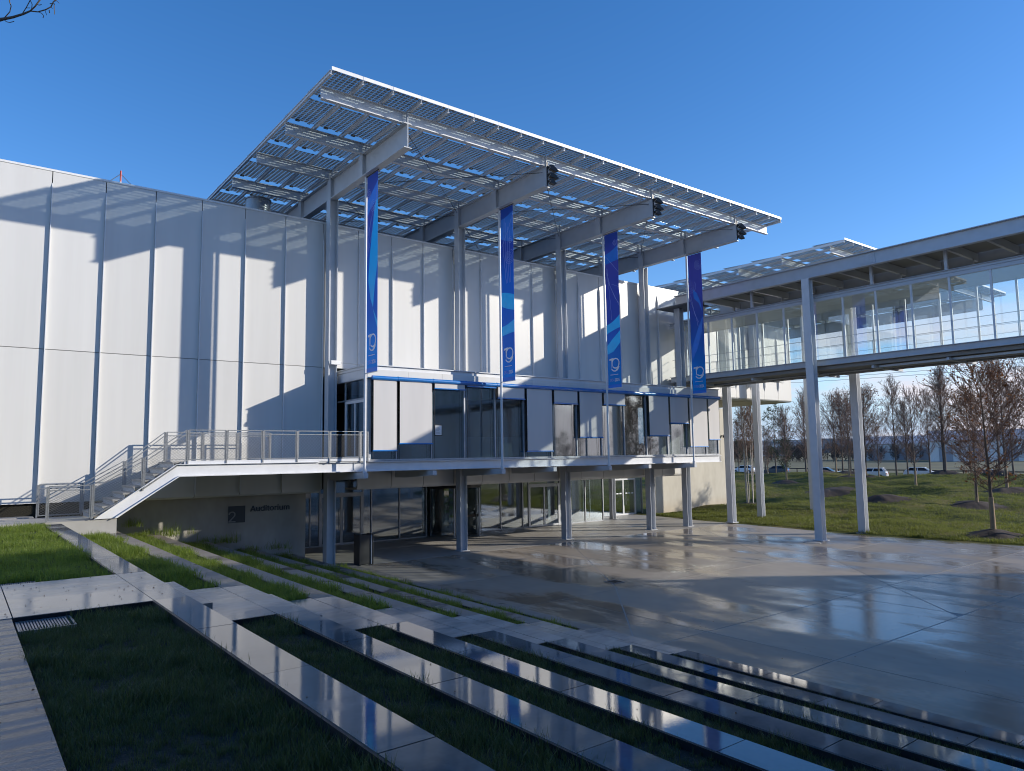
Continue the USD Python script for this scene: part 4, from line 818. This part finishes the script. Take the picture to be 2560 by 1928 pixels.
def tree(kind, x, y, rot, sc, label, seed=0, group=None, mound=True):
    if mound: x, y = x * .965, y * .965
    z = float(hz(x, y)) if x < 135 else -0.03
    key = (kind, seed)
    if mound:
        n = 40; v = []; rs = (0, .2, .4, .58, .74, .88, 1.0, 1.12); MR = 1.75 + .4 * math.sin(x * 1.7 + y)
        for k, rr in enumerate(rs):
            for q in range(n):
                t = q / n * 2 * math.pi; r = rr * MR * (1 + .12 * math.sin(2 * t + x) + .07 * math.sin(5 * t + y)); px, py = x + r * math.cos(t), y + r * math.sin(t)
                h = (.36 * math.cos(min(1, rr) * math.pi / 2) ** 1.3 if rr < 1 else -.25 * (rr - 1)) + .16 * (float(meshkit.fbm(np.array([px * 3.1, py * 3.1, 0.]), 3, 4)) - .5)
                v.append((px, py, float(hz(px, py)) + h - .02))
        f = [(k * n + q, (k + 1) * n + q, (k + 1) * n + (q + 1) % n, k * n + (q + 1) % n) for k in range(len(rs) - 1) for q in range(n)]
        struct('mulch_mound', MB().add(v, f), mulch, smooth=True)
    zz = z + (.27 if mound else -.02)
    if key not in PROTO:
        PROTO[key] = proto(kind, 100 + seed * 7 + len(kind)); p = PROTO[key]; place(p, (x, y, zz), rot, sc); tag(p, label, 'tree', group); return
    dup(PROTO[key], (x, y, zz), rot, sc, label, 'tree', group)
tree('oak_tree', 40.3, 13.9, 0.4, (0.95, 0.95, .92), 'nearest brown-leaved tree with wrapped trunk at the right edge of the plaza', 0)
tree('birch_clump', 53.4, 36.5, 0.0, (.9, .9, 1.25), 'clump of slender pale birch stems beside the bridge columns', 0)
tree('bare_tree', 79.6, 49.1, 1.0, .85, 'young bare tree with wrapped trunk left of the near bridge column', 0)
tree('bare_tree', 67.4, 37.0, 2.2, .98, 'bare tree with pale wrapped trunk just right of the near bridge column', 1)
tree('oak_tree', 56.9, 27.2, 1.9, (.85, .85, 1.05), 'brown-leaved tree on its own mulch mound just right of the second bridge column', 1)
tree('bare_tree', 79.4, 34.2, 3.0, 1.0, 'bare tree with upright twigs in front of the white hatchback', 0)
tree('oak_tree', 60.2, 21.7, 4.0, .9, 'brown-leaved tree with a wrapped trunk left behind the nearest tree', 0)
tree('bare_tree', 74.0, 24.2, 5.0, 1.05, 'bare tree rising behind the right side of the nearest brown-leaved tree', 1)
tree('pine_tree', 108.2, 68.6, 0.0, 1.12, 'taller dark pine between the two white columns', 0)
tree('evergreen_bush', 104.5, 64.5, 1.0, 1.25, 'low dense evergreen beside the pines between the white columns', 0)
tree('pine_tree', 112.0, 77.0, 2.0, 1.1, 'dark pine behind the pale birch clump', 0)
tree('tall_bare_tree', 106.5, 62.2, 0.5, 1.0, 'tall bare tree left of the near bridge column', 0)
tree('tall_bare_tree', 94.9, 53.3, 1.5, 1.18, 'tallest bare tree, just behind the near bridge column', 1)
tree('bare_tree', 98.7, 53.1, 2.5, 1.1, 'slim bare tree in front of the dark estate car', 1)
tree('oak_tree', 97.9, 50.6, 3.5, 1.15, 'thin brown-leaved tree left of the second bridge column', 1)
tree('oak_tree', 93.4, 46.3, 4.5, 1.25, 'brown-leaved tree hiding the white car behind the second bridge column', 0)
tree('tall_bare_tree', 96.7, 43.9, 5.5, .95, 'bare tree between the white car and the white hatchback', 0)
tree('tall_bare_tree', 96.8, 38.1, 0.8, .98, 'bare tree with spreading twigs right of the white hatchback', 1)
tree('tall_bare_tree', 99.5, 41.0, 3.3, .8, 'thin bare tree standing beside the white hatchback', 0)
tree('tall_bare_tree', 97.2, 32.4, 1.8, 1.05, 'bare tree above the rightmost parked car', 0)
tree('tall_bare_tree', 92.0, 27.0, 2.8, 1.08, 'bare tree at the right edge of the picture behind the nearest tree', 1)
tree('oak_tree', 78.5, 22.2, 0.9, 1.15, 'brown-leaved tree cut by the right edge of the picture', 1)
tree('bare_tree', 86.7, 45.0, 4.1, .9, 'young bare tree between the second bridge column and the white car', 0)
tree('bare_tree', 42.8, 11.0, 4.4, .8, 'young bare tree beyond the right edge of the plaza', 1)
RT = np.random.default_rng(91)
for k in range(14):
    y = 30 + k * 3.6 + RT.uniform(-1, 1); x = 101.5 + (y - 40) * .285 - 6.5 + RT.uniform(-2.5, 1)
    tree(('tall_bare_tree', 'bare_tree', 'tall_bare_tree')[k % 3], x, y, RT.uniform(0, 6), RT.uniform(.7, 1.0), 'thin bare tree in the row along the parked cars', k % 2, 'thin bare trees along the parked cars', mound=False)
# grove beyond the bridge, to the right of the view: it shows in the windows
RG = np.random.default_rng(77)
for k in range(16):
    x, y = 88 + RG.uniform(0, 50), -14 - RG.uniform(0, 75)
    tree(('tall_bare_tree', 'bare_tree', 'pine_tree', 'oak_tree')[k % 4], x, y, RG.uniform(0, 6), RG.uniform(.6, .95), 'tree of the grove right of the view, seen only as a reflection', k % 2 if k % 4 != 2 else 0, 'grove outside the picture to the right', mound=False)
# overhanging branch, from a tree that stands left of the view
tt = thing('overhanging_tree', 'bare branch with small twigs reaching in at the top left corner', 'tree', (-4.6, 8.5, 2.3))
def ray(u, v, dist):
    d = _f + _r * (u - 1280) / FPX - _u * (v - 964) / FPX; return np.array(EYE) + d * dist
trk = np.array([(-4.6, 8.5, 2.3), (-4.55, 8.55, 5.0), (-4.5, 8.6, 8.0), (-4.3, 8.5, 11.0), (-4.2, 8.6, 14.0)])
obj('trunk', MB().tube(trk, [.2, .17, .13, .09, .03], 10), bark, tt, smooth=True)
D = 9.5
P = lambda x, y: ray(x / 11.06, y / 11.06, D)
mb = MB().tube([(-4.5, 8.6, 8.0), (-3.4, 8.5, 8.8), P(-260, 640), P(-100, 570), P(100, 525), P(350, 480), P(640, 390), P(830, 310)], [.06, .045, .034, .026, .019, .016, .014, .011], 6)
for pts, r in (([(830, 310), (960, 190), (1110, -10), (1300, -200)], .010), ([(830, 310), (1050, 330), (1260, 270), (1410, 190), (1470, 60), (1580, -40)], .008), ([(110, 510), (270, 330), (310, 170), (260, 40), (280, -80)], .007), ([(610, 390), (720, 220), (830, 15), (900, -100)], .006),
               ([(870, 270), (890, 120), (840, 20)], .005), ([(110, 545), (170, 600), (260, 628), (390, 592)], .005), ([(1010, 120), (1080, 145), (1150, 128)], .005), ([(1080, 340), (1150, 370), (1210, 440), (1190, 500)], .005), ([(720, 220), (830, 222)], .004), ([(1480, 50), (1560, 20), (1640, 90)], .004),
               ([(1500, 100), (1500, 240), (1510, 400)], .005), ([(1240, 280), (1290, 420)], .004), ([(1360, 280), (1370, 360)], .006), ([(1410, 190), (1450, 240)], .004), ([(1380, 105), (1480, 100)], .006)):
    mb.tube([P(*q) for q in pts], r, 5)
obj('branch', mb, bark, tt, smooth=True)

# ------------------------------------------------------------------ cars
def make_car(kind, paint):
    t = thing('parked_car', loc=(0, 0, 0))
    L = 4.3
    if kind == 'estate': body = [(0, .35), (0, .75), (.15, .92), (1.15, 1.0), (4.2, 1.02), (4.4, .8), (4.4, .35)]; roof = [(1.05, 1.0), (1.85, 1.52), (3.9, 1.55), (4.3, 1.02)]; L = 4.4
    elif kind == 'low': body = [(0, .32), (0, .62), (.2, .76), (1.3, .92), (4.1, .95), (4.35, .8), (4.35, .32)]; roof = [(1.15, .92), (2.05, 1.38), (3.2, 1.40), (4.1, .95)]; L = 4.35
    else: body = [(0, .35), (0, .72), (.12, .88), (1.0, 1.0), (3.9, 1.02), (4.05, .75), (4.05, .35)]; roof = [(.9, 1.0), (1.6, 1.5), (3.3, 1.53), (3.95, 1.02)]; L = 4.05
    body = [(u - L / 2, v) for u, v in body]; roof = [(u - L / 2, v) for u, v in roof]
    W = .86
    # wheel arches cut from the body
    pg = Polygon(body)
    wx = (-L / 2 + .78, L / 2 - .82)
    for x in wx: pg = pg.difference(LineString([(x, .3), (x, .301)]).buffer(.38))
    obj('body', MB().poly(pg, lambda u, v, tt: (u, tt, v), -W, W), paint, t)
    m = MB(); n = len(roof); ins = .17
    v = [(u, -W + .04, z) if z < 1.1 else (u, -W + ins, z) for u, z in roof] + [(u, W - .04, z) if z < 1.1 else (u, W - ins, z) for u, z in roof]
    m.add(v, [(0, 1, 2, 3), (7, 6, 5, 4), (1, 0, 4, 5), (2, 1, 5, 6), (3, 2, 6, 7)])
    obj('cabin', m, paint, t)
    r = roof
    def lerp(a, b, f): return a + (np.array(b) - a) * f
    a0, a1, a2, a3 = (np.array(p) for p in r)
    for s in (-1, 1):
        def side(p):
            f = np.clip((p[1] - 1.0) / .52, 0, 1); return (p[0], s * (W - .04 - (ins - .04) * f + .008), p[1])
        for fa, fb in ((.06, .47), (.51, .93)):
            q = [lerp(lerp(a0, a3, fa), lerp(a1, a2, fa), .12), lerp(lerp(a0, a3, fb), lerp(a1, a2, fb), .12), lerp(lerp(a0, a3, fb), lerp(a1, a2, fb), .88), lerp(lerp(a0, a3, fa), lerp(a1, a2, fa), .88)]
            obj('side_window', MB().add([side(p) for p in q], [(0, 1, 2, 3), (3, 2, 1, 0)]), car_glass, t)
    for (p, q, nm, dx) in ((a0, a1, 'windscreen', -.02), (a3, a2, 'rear_window', .02)):
        b, c = lerp(p, q, .1), lerp(p, q, .9)
        v = [(b[0] + dx, -.72, b[1] + .01), (b[0] + dx, .72, b[1] + .01), (c[0] + dx, .62, c[1] + .01), (c[0] + dx, -.62, c[1] + .01)]
        obj(nm, MB().add(v, [(0, 1, 2, 3), (3, 2, 1, 0)]), car_glass, t)
    for x in wx:
        for s in (-1, 1):
            w = obj('wheel', MB().tube([(x, s * (W - .2), .31), (x, s * (W + .005), .31)], .31, 16), black, t, smooth=40)
            obj('rim', MB().tube([(x, s * (W + .0052), .31), (x, s * (W + .02), .31)], .19, 12), galv, w, smooth=40)
    for s in (-1, 1):
        obj('headlight', B(-L / 2 - .012, -L / 2 + .1, s * .62 - .15, s * .62 + .15, .62, .74), white_paint, t)
        obj('tail_light', B(L / 2 - .1, L / 2 + .012, s * .66 - .1, s * .66 + .1, .66, .86), orange, t)
    obj('underbody', B(-L / 2 + .1, L / 2 - .1, -.7, .7, .18, .36), black, t)
    return t
car_white = plain('white_car_paint', (0.72, 0.73, 0.74), .2, coat=.6, var=.02); car_dark = plain('dark_car_paint', (.02, .024, .032), .2, coat=.6, var=.05); car_teal = plain('blue_grey_car_paint', (.04, .07, .10), .2, coat=.6, var=.05)
def park(c, x, y, rot, label): place(c, (x, y, float(hz(x, y)) + .02), rot); tag(c, label, 'car', 'cars parked along the field road')
ROT = math.atan2(-4.6, 1.3)
park(make_car('hatch', car_white), 117.2, 81.0, ROT, 'white parked car farthest to the left, behind the birch clump')
park(make_car('hatch', car_teal), 113.5, 71.8, ROT, 'small blue-grey parked car between the white columns')
park(make_car('estate', car_dark), 103.1, 57.2, ROT + math.pi, 'dark parked estate car right of the near bridge column')
park(make_car('estate', car_white), 100.4, 49.2, ROT, 'white parked car behind the second bridge column')
park(make_car('hatch', car_white), 99.9, 42.2, ROT + math.pi, 'white parked hatchback right of the second bridge column')
park(make_car('low', car_dark), 101.3, 35.6, ROT, 'dark low parked car behind the nearest brown-leaved tree')
dd = np.array([-.27, .963])
m = MB().bar((95.5 + 4, 22, .06), (112, 95, .1), 3.4, .04)
struct('field_road', MB().bar((97, 10, .10), (121, 97, .10), 4.6, .24), asphalt)

# fence beyond the road, lamp post, power lines
t = thing('field_fence', 'low dark rail fence between the parked cars and the field', 'fence', (104, 50, 0))
pa, pb = np.array([99.0, 8, 0]), np.array([126.5, 105, 0])
obj('rail', MB().bar(pa + (0, 0, 1.15), pb + (0, 0, 1.15), .1, .16), wood_d, t)
for k in range(0, 34): q = pa + (pb - pa) * k / 33; obj('post', MB().box(q[0] - .07, q[0] + .07, q[1] - .07, q[1] + .07, -.1, 1.2), wood_d, t)
t = thing('lamp_post', 'slim dark lamp post between the white columns', 'lamp post', (107.7, 70.2, .2))
obj('pole', MB().tube([(107.7, 70.2, .1), (107.7, 70.2, 8.4)], [.09, .05], 8), black, t); obj('lamp_head', MB().box(107.3, 107.9, 70.1, 70.3, 8.4, 8.5), black, t)
for (ya, yb, w) in ((939, 899, 'uppermost'), (949, 909, 'middle'), (957, 919, 'lowest')):
    a = ray(1977, ya, 150); b = ray(2560, yb, 118); d = b - a
    t = thing('power_cable', f'{w} of the three power cables above the trees at right', 'cable', tuple(a))
    ts = np.linspace(-.8, 1.5, 14); obj('wire', MB().tube([a + d * s - np.array([0, 0, .9 * (1 - ((s - .35) / 1.15) ** 2) - .8]) for s in ts], .035, 5, cap=False), black, t)

# far buildings
def shed(label, x0, y0, w, d, h, rot, wallm, roofm, rows=0):
    t = thing('far_building', label, 'building', (x0, y0, 0)); c, s = math.cos(rot), math.sin(rot)
    T = lambda v: np.stack([x0 + v[:, 0] * c - v[:, 1] * s, y0 + v[:, 0] * s + v[:, 1] * c, v[:, 2]], 1)
    def put(nm, mb, m):
        v, f = mb.get(); obj(nm, MB().add(T(v), f), m, t)
    put('wall', B(0, w, 0, d, -.2, h), wallm)
    if rows:
        for k in range(rows): put('louvre_band', B(.2, w - .2, -.15, -.01, h * (k + .25) / rows, h * (k + .8) / rows), roofm)
        put('roof', B(-.3, w + .3, -.3, d + .3, h, h + .5), roofm)
    else:
        put('roof', MB().poly([(-.6, h), (d / 2, h + d * .13), (d + .6, h), (d / 2, h + d * .13 + .4), (-.6, h + .3)] if False else [(-.6, h + .002), (d + .6, h + .002), (d / 2, h + d * .14)], lambda u, v, tt: (tt, u, v), -.4, w + .4), roofm)
        for k in range(int(w // 9)): put('door', B(3 + k * 9, 7 + k * 9, -.08, -.005, 0, h * .7), roofm)
    return t
shed('white gabled farm building in the field, right of the second bridge column', 292, 146, 30, 24, 6.5, -1.25, render_w, roof_grey)
shed('long low white hall in the field with a pale roof, right of the hatchback', 262, 108, 44, 26, 7.0, -1.2, render_w, roof_grey)
shed('wide pale block with horizontal louvre bands on the skyline', 620, 300, 80, 25, 15, -1.2, render_w, roof_grey, 6)
shed('pale flat block with louvre bands on the skyline between the columns', 600, 395, 46, 20, 14, -1.15, render_w, roof_grey, 3)

# far wood and hills
RW = np.random.default_rng(5)
wp = UsdGeom.PointInstancer.Define(stage, '/World/far_wood'); rel = []
for k in range(3):
    a_, b_, e_ = grow(np.random.default_rng(900 + k), 8.0, .12, .34, 22, .9, n2=7, n3=3, rmin=.045); q = '/World/far_wood/wood_tree' + (f'_{k:03d}' if k else '')
    va, fa = a_.get(); vb, fb = b_.get(); usdkit.mesh(stage, q, MB().add(va, fa).add(vb, fb).get(), wood_m); rel.append(Sdf.Path(q))
wp.CreatePrototypesRel().SetTargets(rel); N = 420
an = RW.uniform(.70, 1.38, N); rr_ = RW.uniform(300, 380, N)
wp.CreatePositionsAttr(Vt.Vec3fArray.FromNumpy(np.column_stack([rr_ * np.sin(an), rr_ * np.cos(an), -.2 + 0 * an]).astype(np.float32)))
wp.CreateProtoIndicesAttr(Vt.IntArray.FromNumpy(RW.integers(0, 3, N).astype(np.int32)))
ro = RW.uniform(0, 6.28, N); wp.CreateOrientationsAttr(Vt.QuathArray([Gf.Quath(float(math.cos(t / 2)), 0, 0, float(math.sin(t / 2))) for t in ro]))
sc_ = RW.uniform(.65, 1.1, N) * np.where(an < .98, 1.05, .8); wp.CreateScalesAttr(Vt.Vec3fArray.FromNumpy(np.stack([sc_ * 1.3, sc_ * 1.3, sc_], 1).astype(np.float32)))
tag(wp.GetPrim(), 'brown bare wood along the far side of the field', 'wood', kind='stuff')
hv = []; an = np.linspace(.55, 1.5, 90); hh = 26 + 30 * meshkit.fbm(np.stack([an * 9, an * 0, an * 0], 1), 4, 3)
for t_, h in zip(an, hh): hv += [(2600 * math.sin(t_), 2600 * math.cos(t_), -20), (2600 * math.sin(t_), 2600 * math.cos(t_), h), (3100 * math.sin(t_), 3100 * math.cos(t_), -20)]
hf = [(3 * i, 3 * i + 3, 3 * i + 4, 3 * i + 1) for i in range(89)] + [(3 * i + 1, 3 * i + 4, 3 * i + 5, 3 * i + 2) for i in range(89)]
struct('hills', MB().add(hv, hf), hill_m)

# ------------------------------------------------------------------ grass
def tuft(R, n, h, r, w):
    v, f = [], []
    for i in range(n):
        a = R.uniform(0, 6.283); rr = r * math.sqrt(R.uniform()); o = np.array([rr * math.cos(a), rr * math.sin(a), -.01]); hh = h * R.uniform(.45, 1.15); ln = R.uniform(.1, .75) * hh
        da = R.uniform(0, 6.283); d = np.array([math.cos(da), math.sin(da), 0]); s = np.array([-d[1], d[0], 0]) * w / 2; k = 5 * i
        v += [o - s, o + s, o + d * ln * .35 + (0, 0, hh * .6) - s * .8, o + d * ln * .35 + (0, 0, hh * .6) + s * .8, o + d * ln + (0, 0, hh)]
        f += [(k, k + 1, k + 3), (k, k + 3, k + 2), (k + 2, k + 3, k + 4)]
    return np.array(v), np.array(f)
def lawn(label, pts, zfun, h, n, w, r, m, seed, smin=.6, smax=1.25, name='lawn'):
    R = np.random.default_rng(seed); path = '/World/' + numbered('/World', name)
    pi = UsdGeom.PointInstancer.Define(stage, path); K = 4; rel = []
    for k in range(K):
        q = f'{path}/tuft' + (f'_{k:03d}' if k else ''); v, f = tuft(R, n, h, r, w); usdkit.mesh(stage, q, (v, f), m); rel.append(Sdf.Path(q))
    pi.CreatePrototypesRel().SetTargets(rel)
    N = len(pts); z = zfun(pts[:, 0], pts[:, 1]) * np.ones(N)
    pi.CreatePositionsAttr(Vt.Vec3fArray.FromNumpy(np.column_stack([pts, z]).astype(np.float32)))
    pi.CreateProtoIndicesAttr(Vt.IntArray.FromNumpy(R.integers(0, K, N).astype(np.int32)))
    an = R.uniform(0, 6.283, N); pi.CreateOrientationsAttr(Vt.QuathArray([Gf.Quath(float(math.cos(t / 2)), 0, 0, float(math.sin(t / 2))) for t in an]))
    clump = .5 + .95 * meshkit.noise(np.column_stack([pts * 1.6, 0 * pts[:, :1]]), seed)
    s = (R.uniform(smin, smax, N) * clump).astype(np.float32); pi.CreateScalesAttr(Vt.Vec3fArray.FromNumpy(np.stack([s, s, s * R.uniform(.8, 1.15, N)], 1).astype(np.float32)))
    tag(pi.GetPrim(), label, 'grass', kind='stuff')
def scatter(R, x0, x1, y0, y1, dens):
    n = int((x1 - x0) * (y1 - y0) * dens); return np.column_stack([R.uniform(x0, x1, n), R.uniform(y0, y1, n)])
RL = np.random.default_rng(11)
z0 = Z[0]
keep = lambda p: p[~((p[:, 0] < 1.18) & (p[:, 1] > PY0 - .64))]
lawn('shade-tinted grass in the large bed at bottom left between walkway and first strip', keep(scatter(RL, .60, 2.06, 1.5, PY0 - .03, 380)), lambda x, y: z0 - .09, .085, 22, .0042, .06, shade_turf_m, 21, .45, 1.5)
kp2 = lambda p: p[~((p[:, 0] > -.78) & (p[:, 0] < 1.08) & (p[:, 1] < PY1 + .52))]
kp2_pts = scatter(RL, -5, 2.06, PY1 + .05, 26.7, 170); kp2_pts = kp2_pts[~((kp2_pts[:, 1] > 24.4) & (kp2_pts[:, 0] > -.7))]
lawn('grass of the upper lawn between the path and the white wall', kp2(kp2_pts), lambda x, y: z0 - .07, .15, 14, .008, .08, grass_m, 22)
for k in range(1, 7):
    a, b = XL[k - 1] + SW + .03, XL[k] + .01
    w = ('first', 'second', 'third', 'fourth', 'fifth', 'lowest')[k - 1]
    lawn(f'grass of the {w} terrace below the top, on the near side of the path', scatter(RL, a, b, -1.5 if k > 2 else 0.5, PY0, 250 if k < 4 else 150), lambda x, y, k=k: Z[k] - .08, .10, 20, .0045, .06, shade_turf_m, 30 + k, .45, 1.45)
    lawn(f'grass of the {w} terrace below the top, on the far side of the path', scatter(RL, a, b, PY1 + .02 + (.1), min(27.7, 24.4 if k == 1 else 27.7) if k < 6 else 26.1, 150), lambda x, y, k=k: Z[k] - .06, .17, 17, .008, .085, grass_m, 40 + k)
wd = np.column_stack([RL.uniform(4.6, 10.6, 140), 27.0 + .9 * RL.uniform(0, 1, 140) ** .6])
lawn('tall dry weeds along the foot of the concrete wall', wd, lambda x, y: np.interp(x, [3.65, 5.25, 5.3, 6.9, 6.95, 8.5, 8.55, 10.25, 10.3, 11], [2.0, 2.0, 1.6, 1.6, 1.2, 1.2, .8, .8, .42, .42]) - .07, .30, 7, .010, .10, grass_m, 71, name='weeds')
bp = UsdGeom.PointInstancer.Define(stage, '/World/evergreen_belt'); rel = []  # unseen trees added to cut the sky light on the near lawn
for k in range(2):
    Rb = np.random.default_rng(400 + k); a_, b_, e_ = grow(Rb, 8.0, .05, .24, 34, .4, n2=6, n3=2); q = '/World/evergreen_belt/belt_tree' + (f'_{k:03d}' if k else '')
    usdkit.mesh(stage, q, MB().add(*a_.get()).add(*cards(Rb, e_, 2600, .5, .25, 1.8).get()).get(), needle); rel.append(Sdf.Path(q))
bp.CreatePrototypesRel().SetTargets(rel)
bpos = [(x, -7.5 - 2.2 * (k % 2), 1.9) for k, x in enumerate(np.arange(-18, 13, 1.7))] + [(-13 - 2 * (k % 2), y, 2.0) for k, y in enumerate(np.arange(-6, 16, 1.8))]
bp.CreatePositionsAttr(Vt.Vec3fArray.FromNumpy(np.array(bpos, np.float32))); bp.CreateProtoIndicesAttr(Vt.IntArray([k % 2 for k in range(len(bpos))]))
tag(bp.GetPrim(), 'unseen belt of evergreens added behind the viewpoint to dim the near lawn', 'trees', kind='stuff')
# fallen leaves on the paving
lv = []
for k in range(330):
    c = RL.uniform(0, 1)
    if c < .4: lv.append((RL.uniform(12.5, 24), RL.uniform(2, 13), .004))
    elif c < .7: lv.append((RL.uniform(-1, 2.3), RL.uniform(PY0, PY1), Z[0] + .001))
    elif c < .85: lv.append((RL.uniform(-1, .58), RL.uniform(3, PY0), Z[0] - .008))
    else: k2 = RL.integers(0, 7); lv.append((XL[k2] + RL.uniform(.03, .37), RL.uniform(2, 14), Z[k2] + .003))
m = MB()
for p in lv:
    a = RL.uniform(0, 6.28); sz = RL.uniform(.006, .017); d = np.array([math.cos(a), math.sin(a), 0]) * sz; e = np.array([-d[1], d[0], 0]) * RL.uniform(.35, .8); up = np.array([0, 0, RL.uniform(.002, .014)]); p = np.array(p)
    m.add([p - d, p + e + up, p + d + up * .3, p - e], [(0, 1, 2, 3)])
tag(obj('fallen_leaves', m, dry_leaf), 'scattered small brown leaves lying on the wet paving', 'leaves', kind='stuff')
n = 42000; u = RL.uniform(0, 1, n); d = .15 + 75 * u ** 1.7; yy = RL.uniform(-2, 33, n) + d * RL.uniform(-.1, .85, n); pts = np.column_stack([xedge(yy) + d, yy])
pts = pts[~((pts[:, 1] > 33) & (pts[:, 0] < 46.2))]
lawn('rough grass of the bank between plaza and parked cars', pts, hz, .13, 12, .012, .16, grass_far, 60, name='bank_grass')
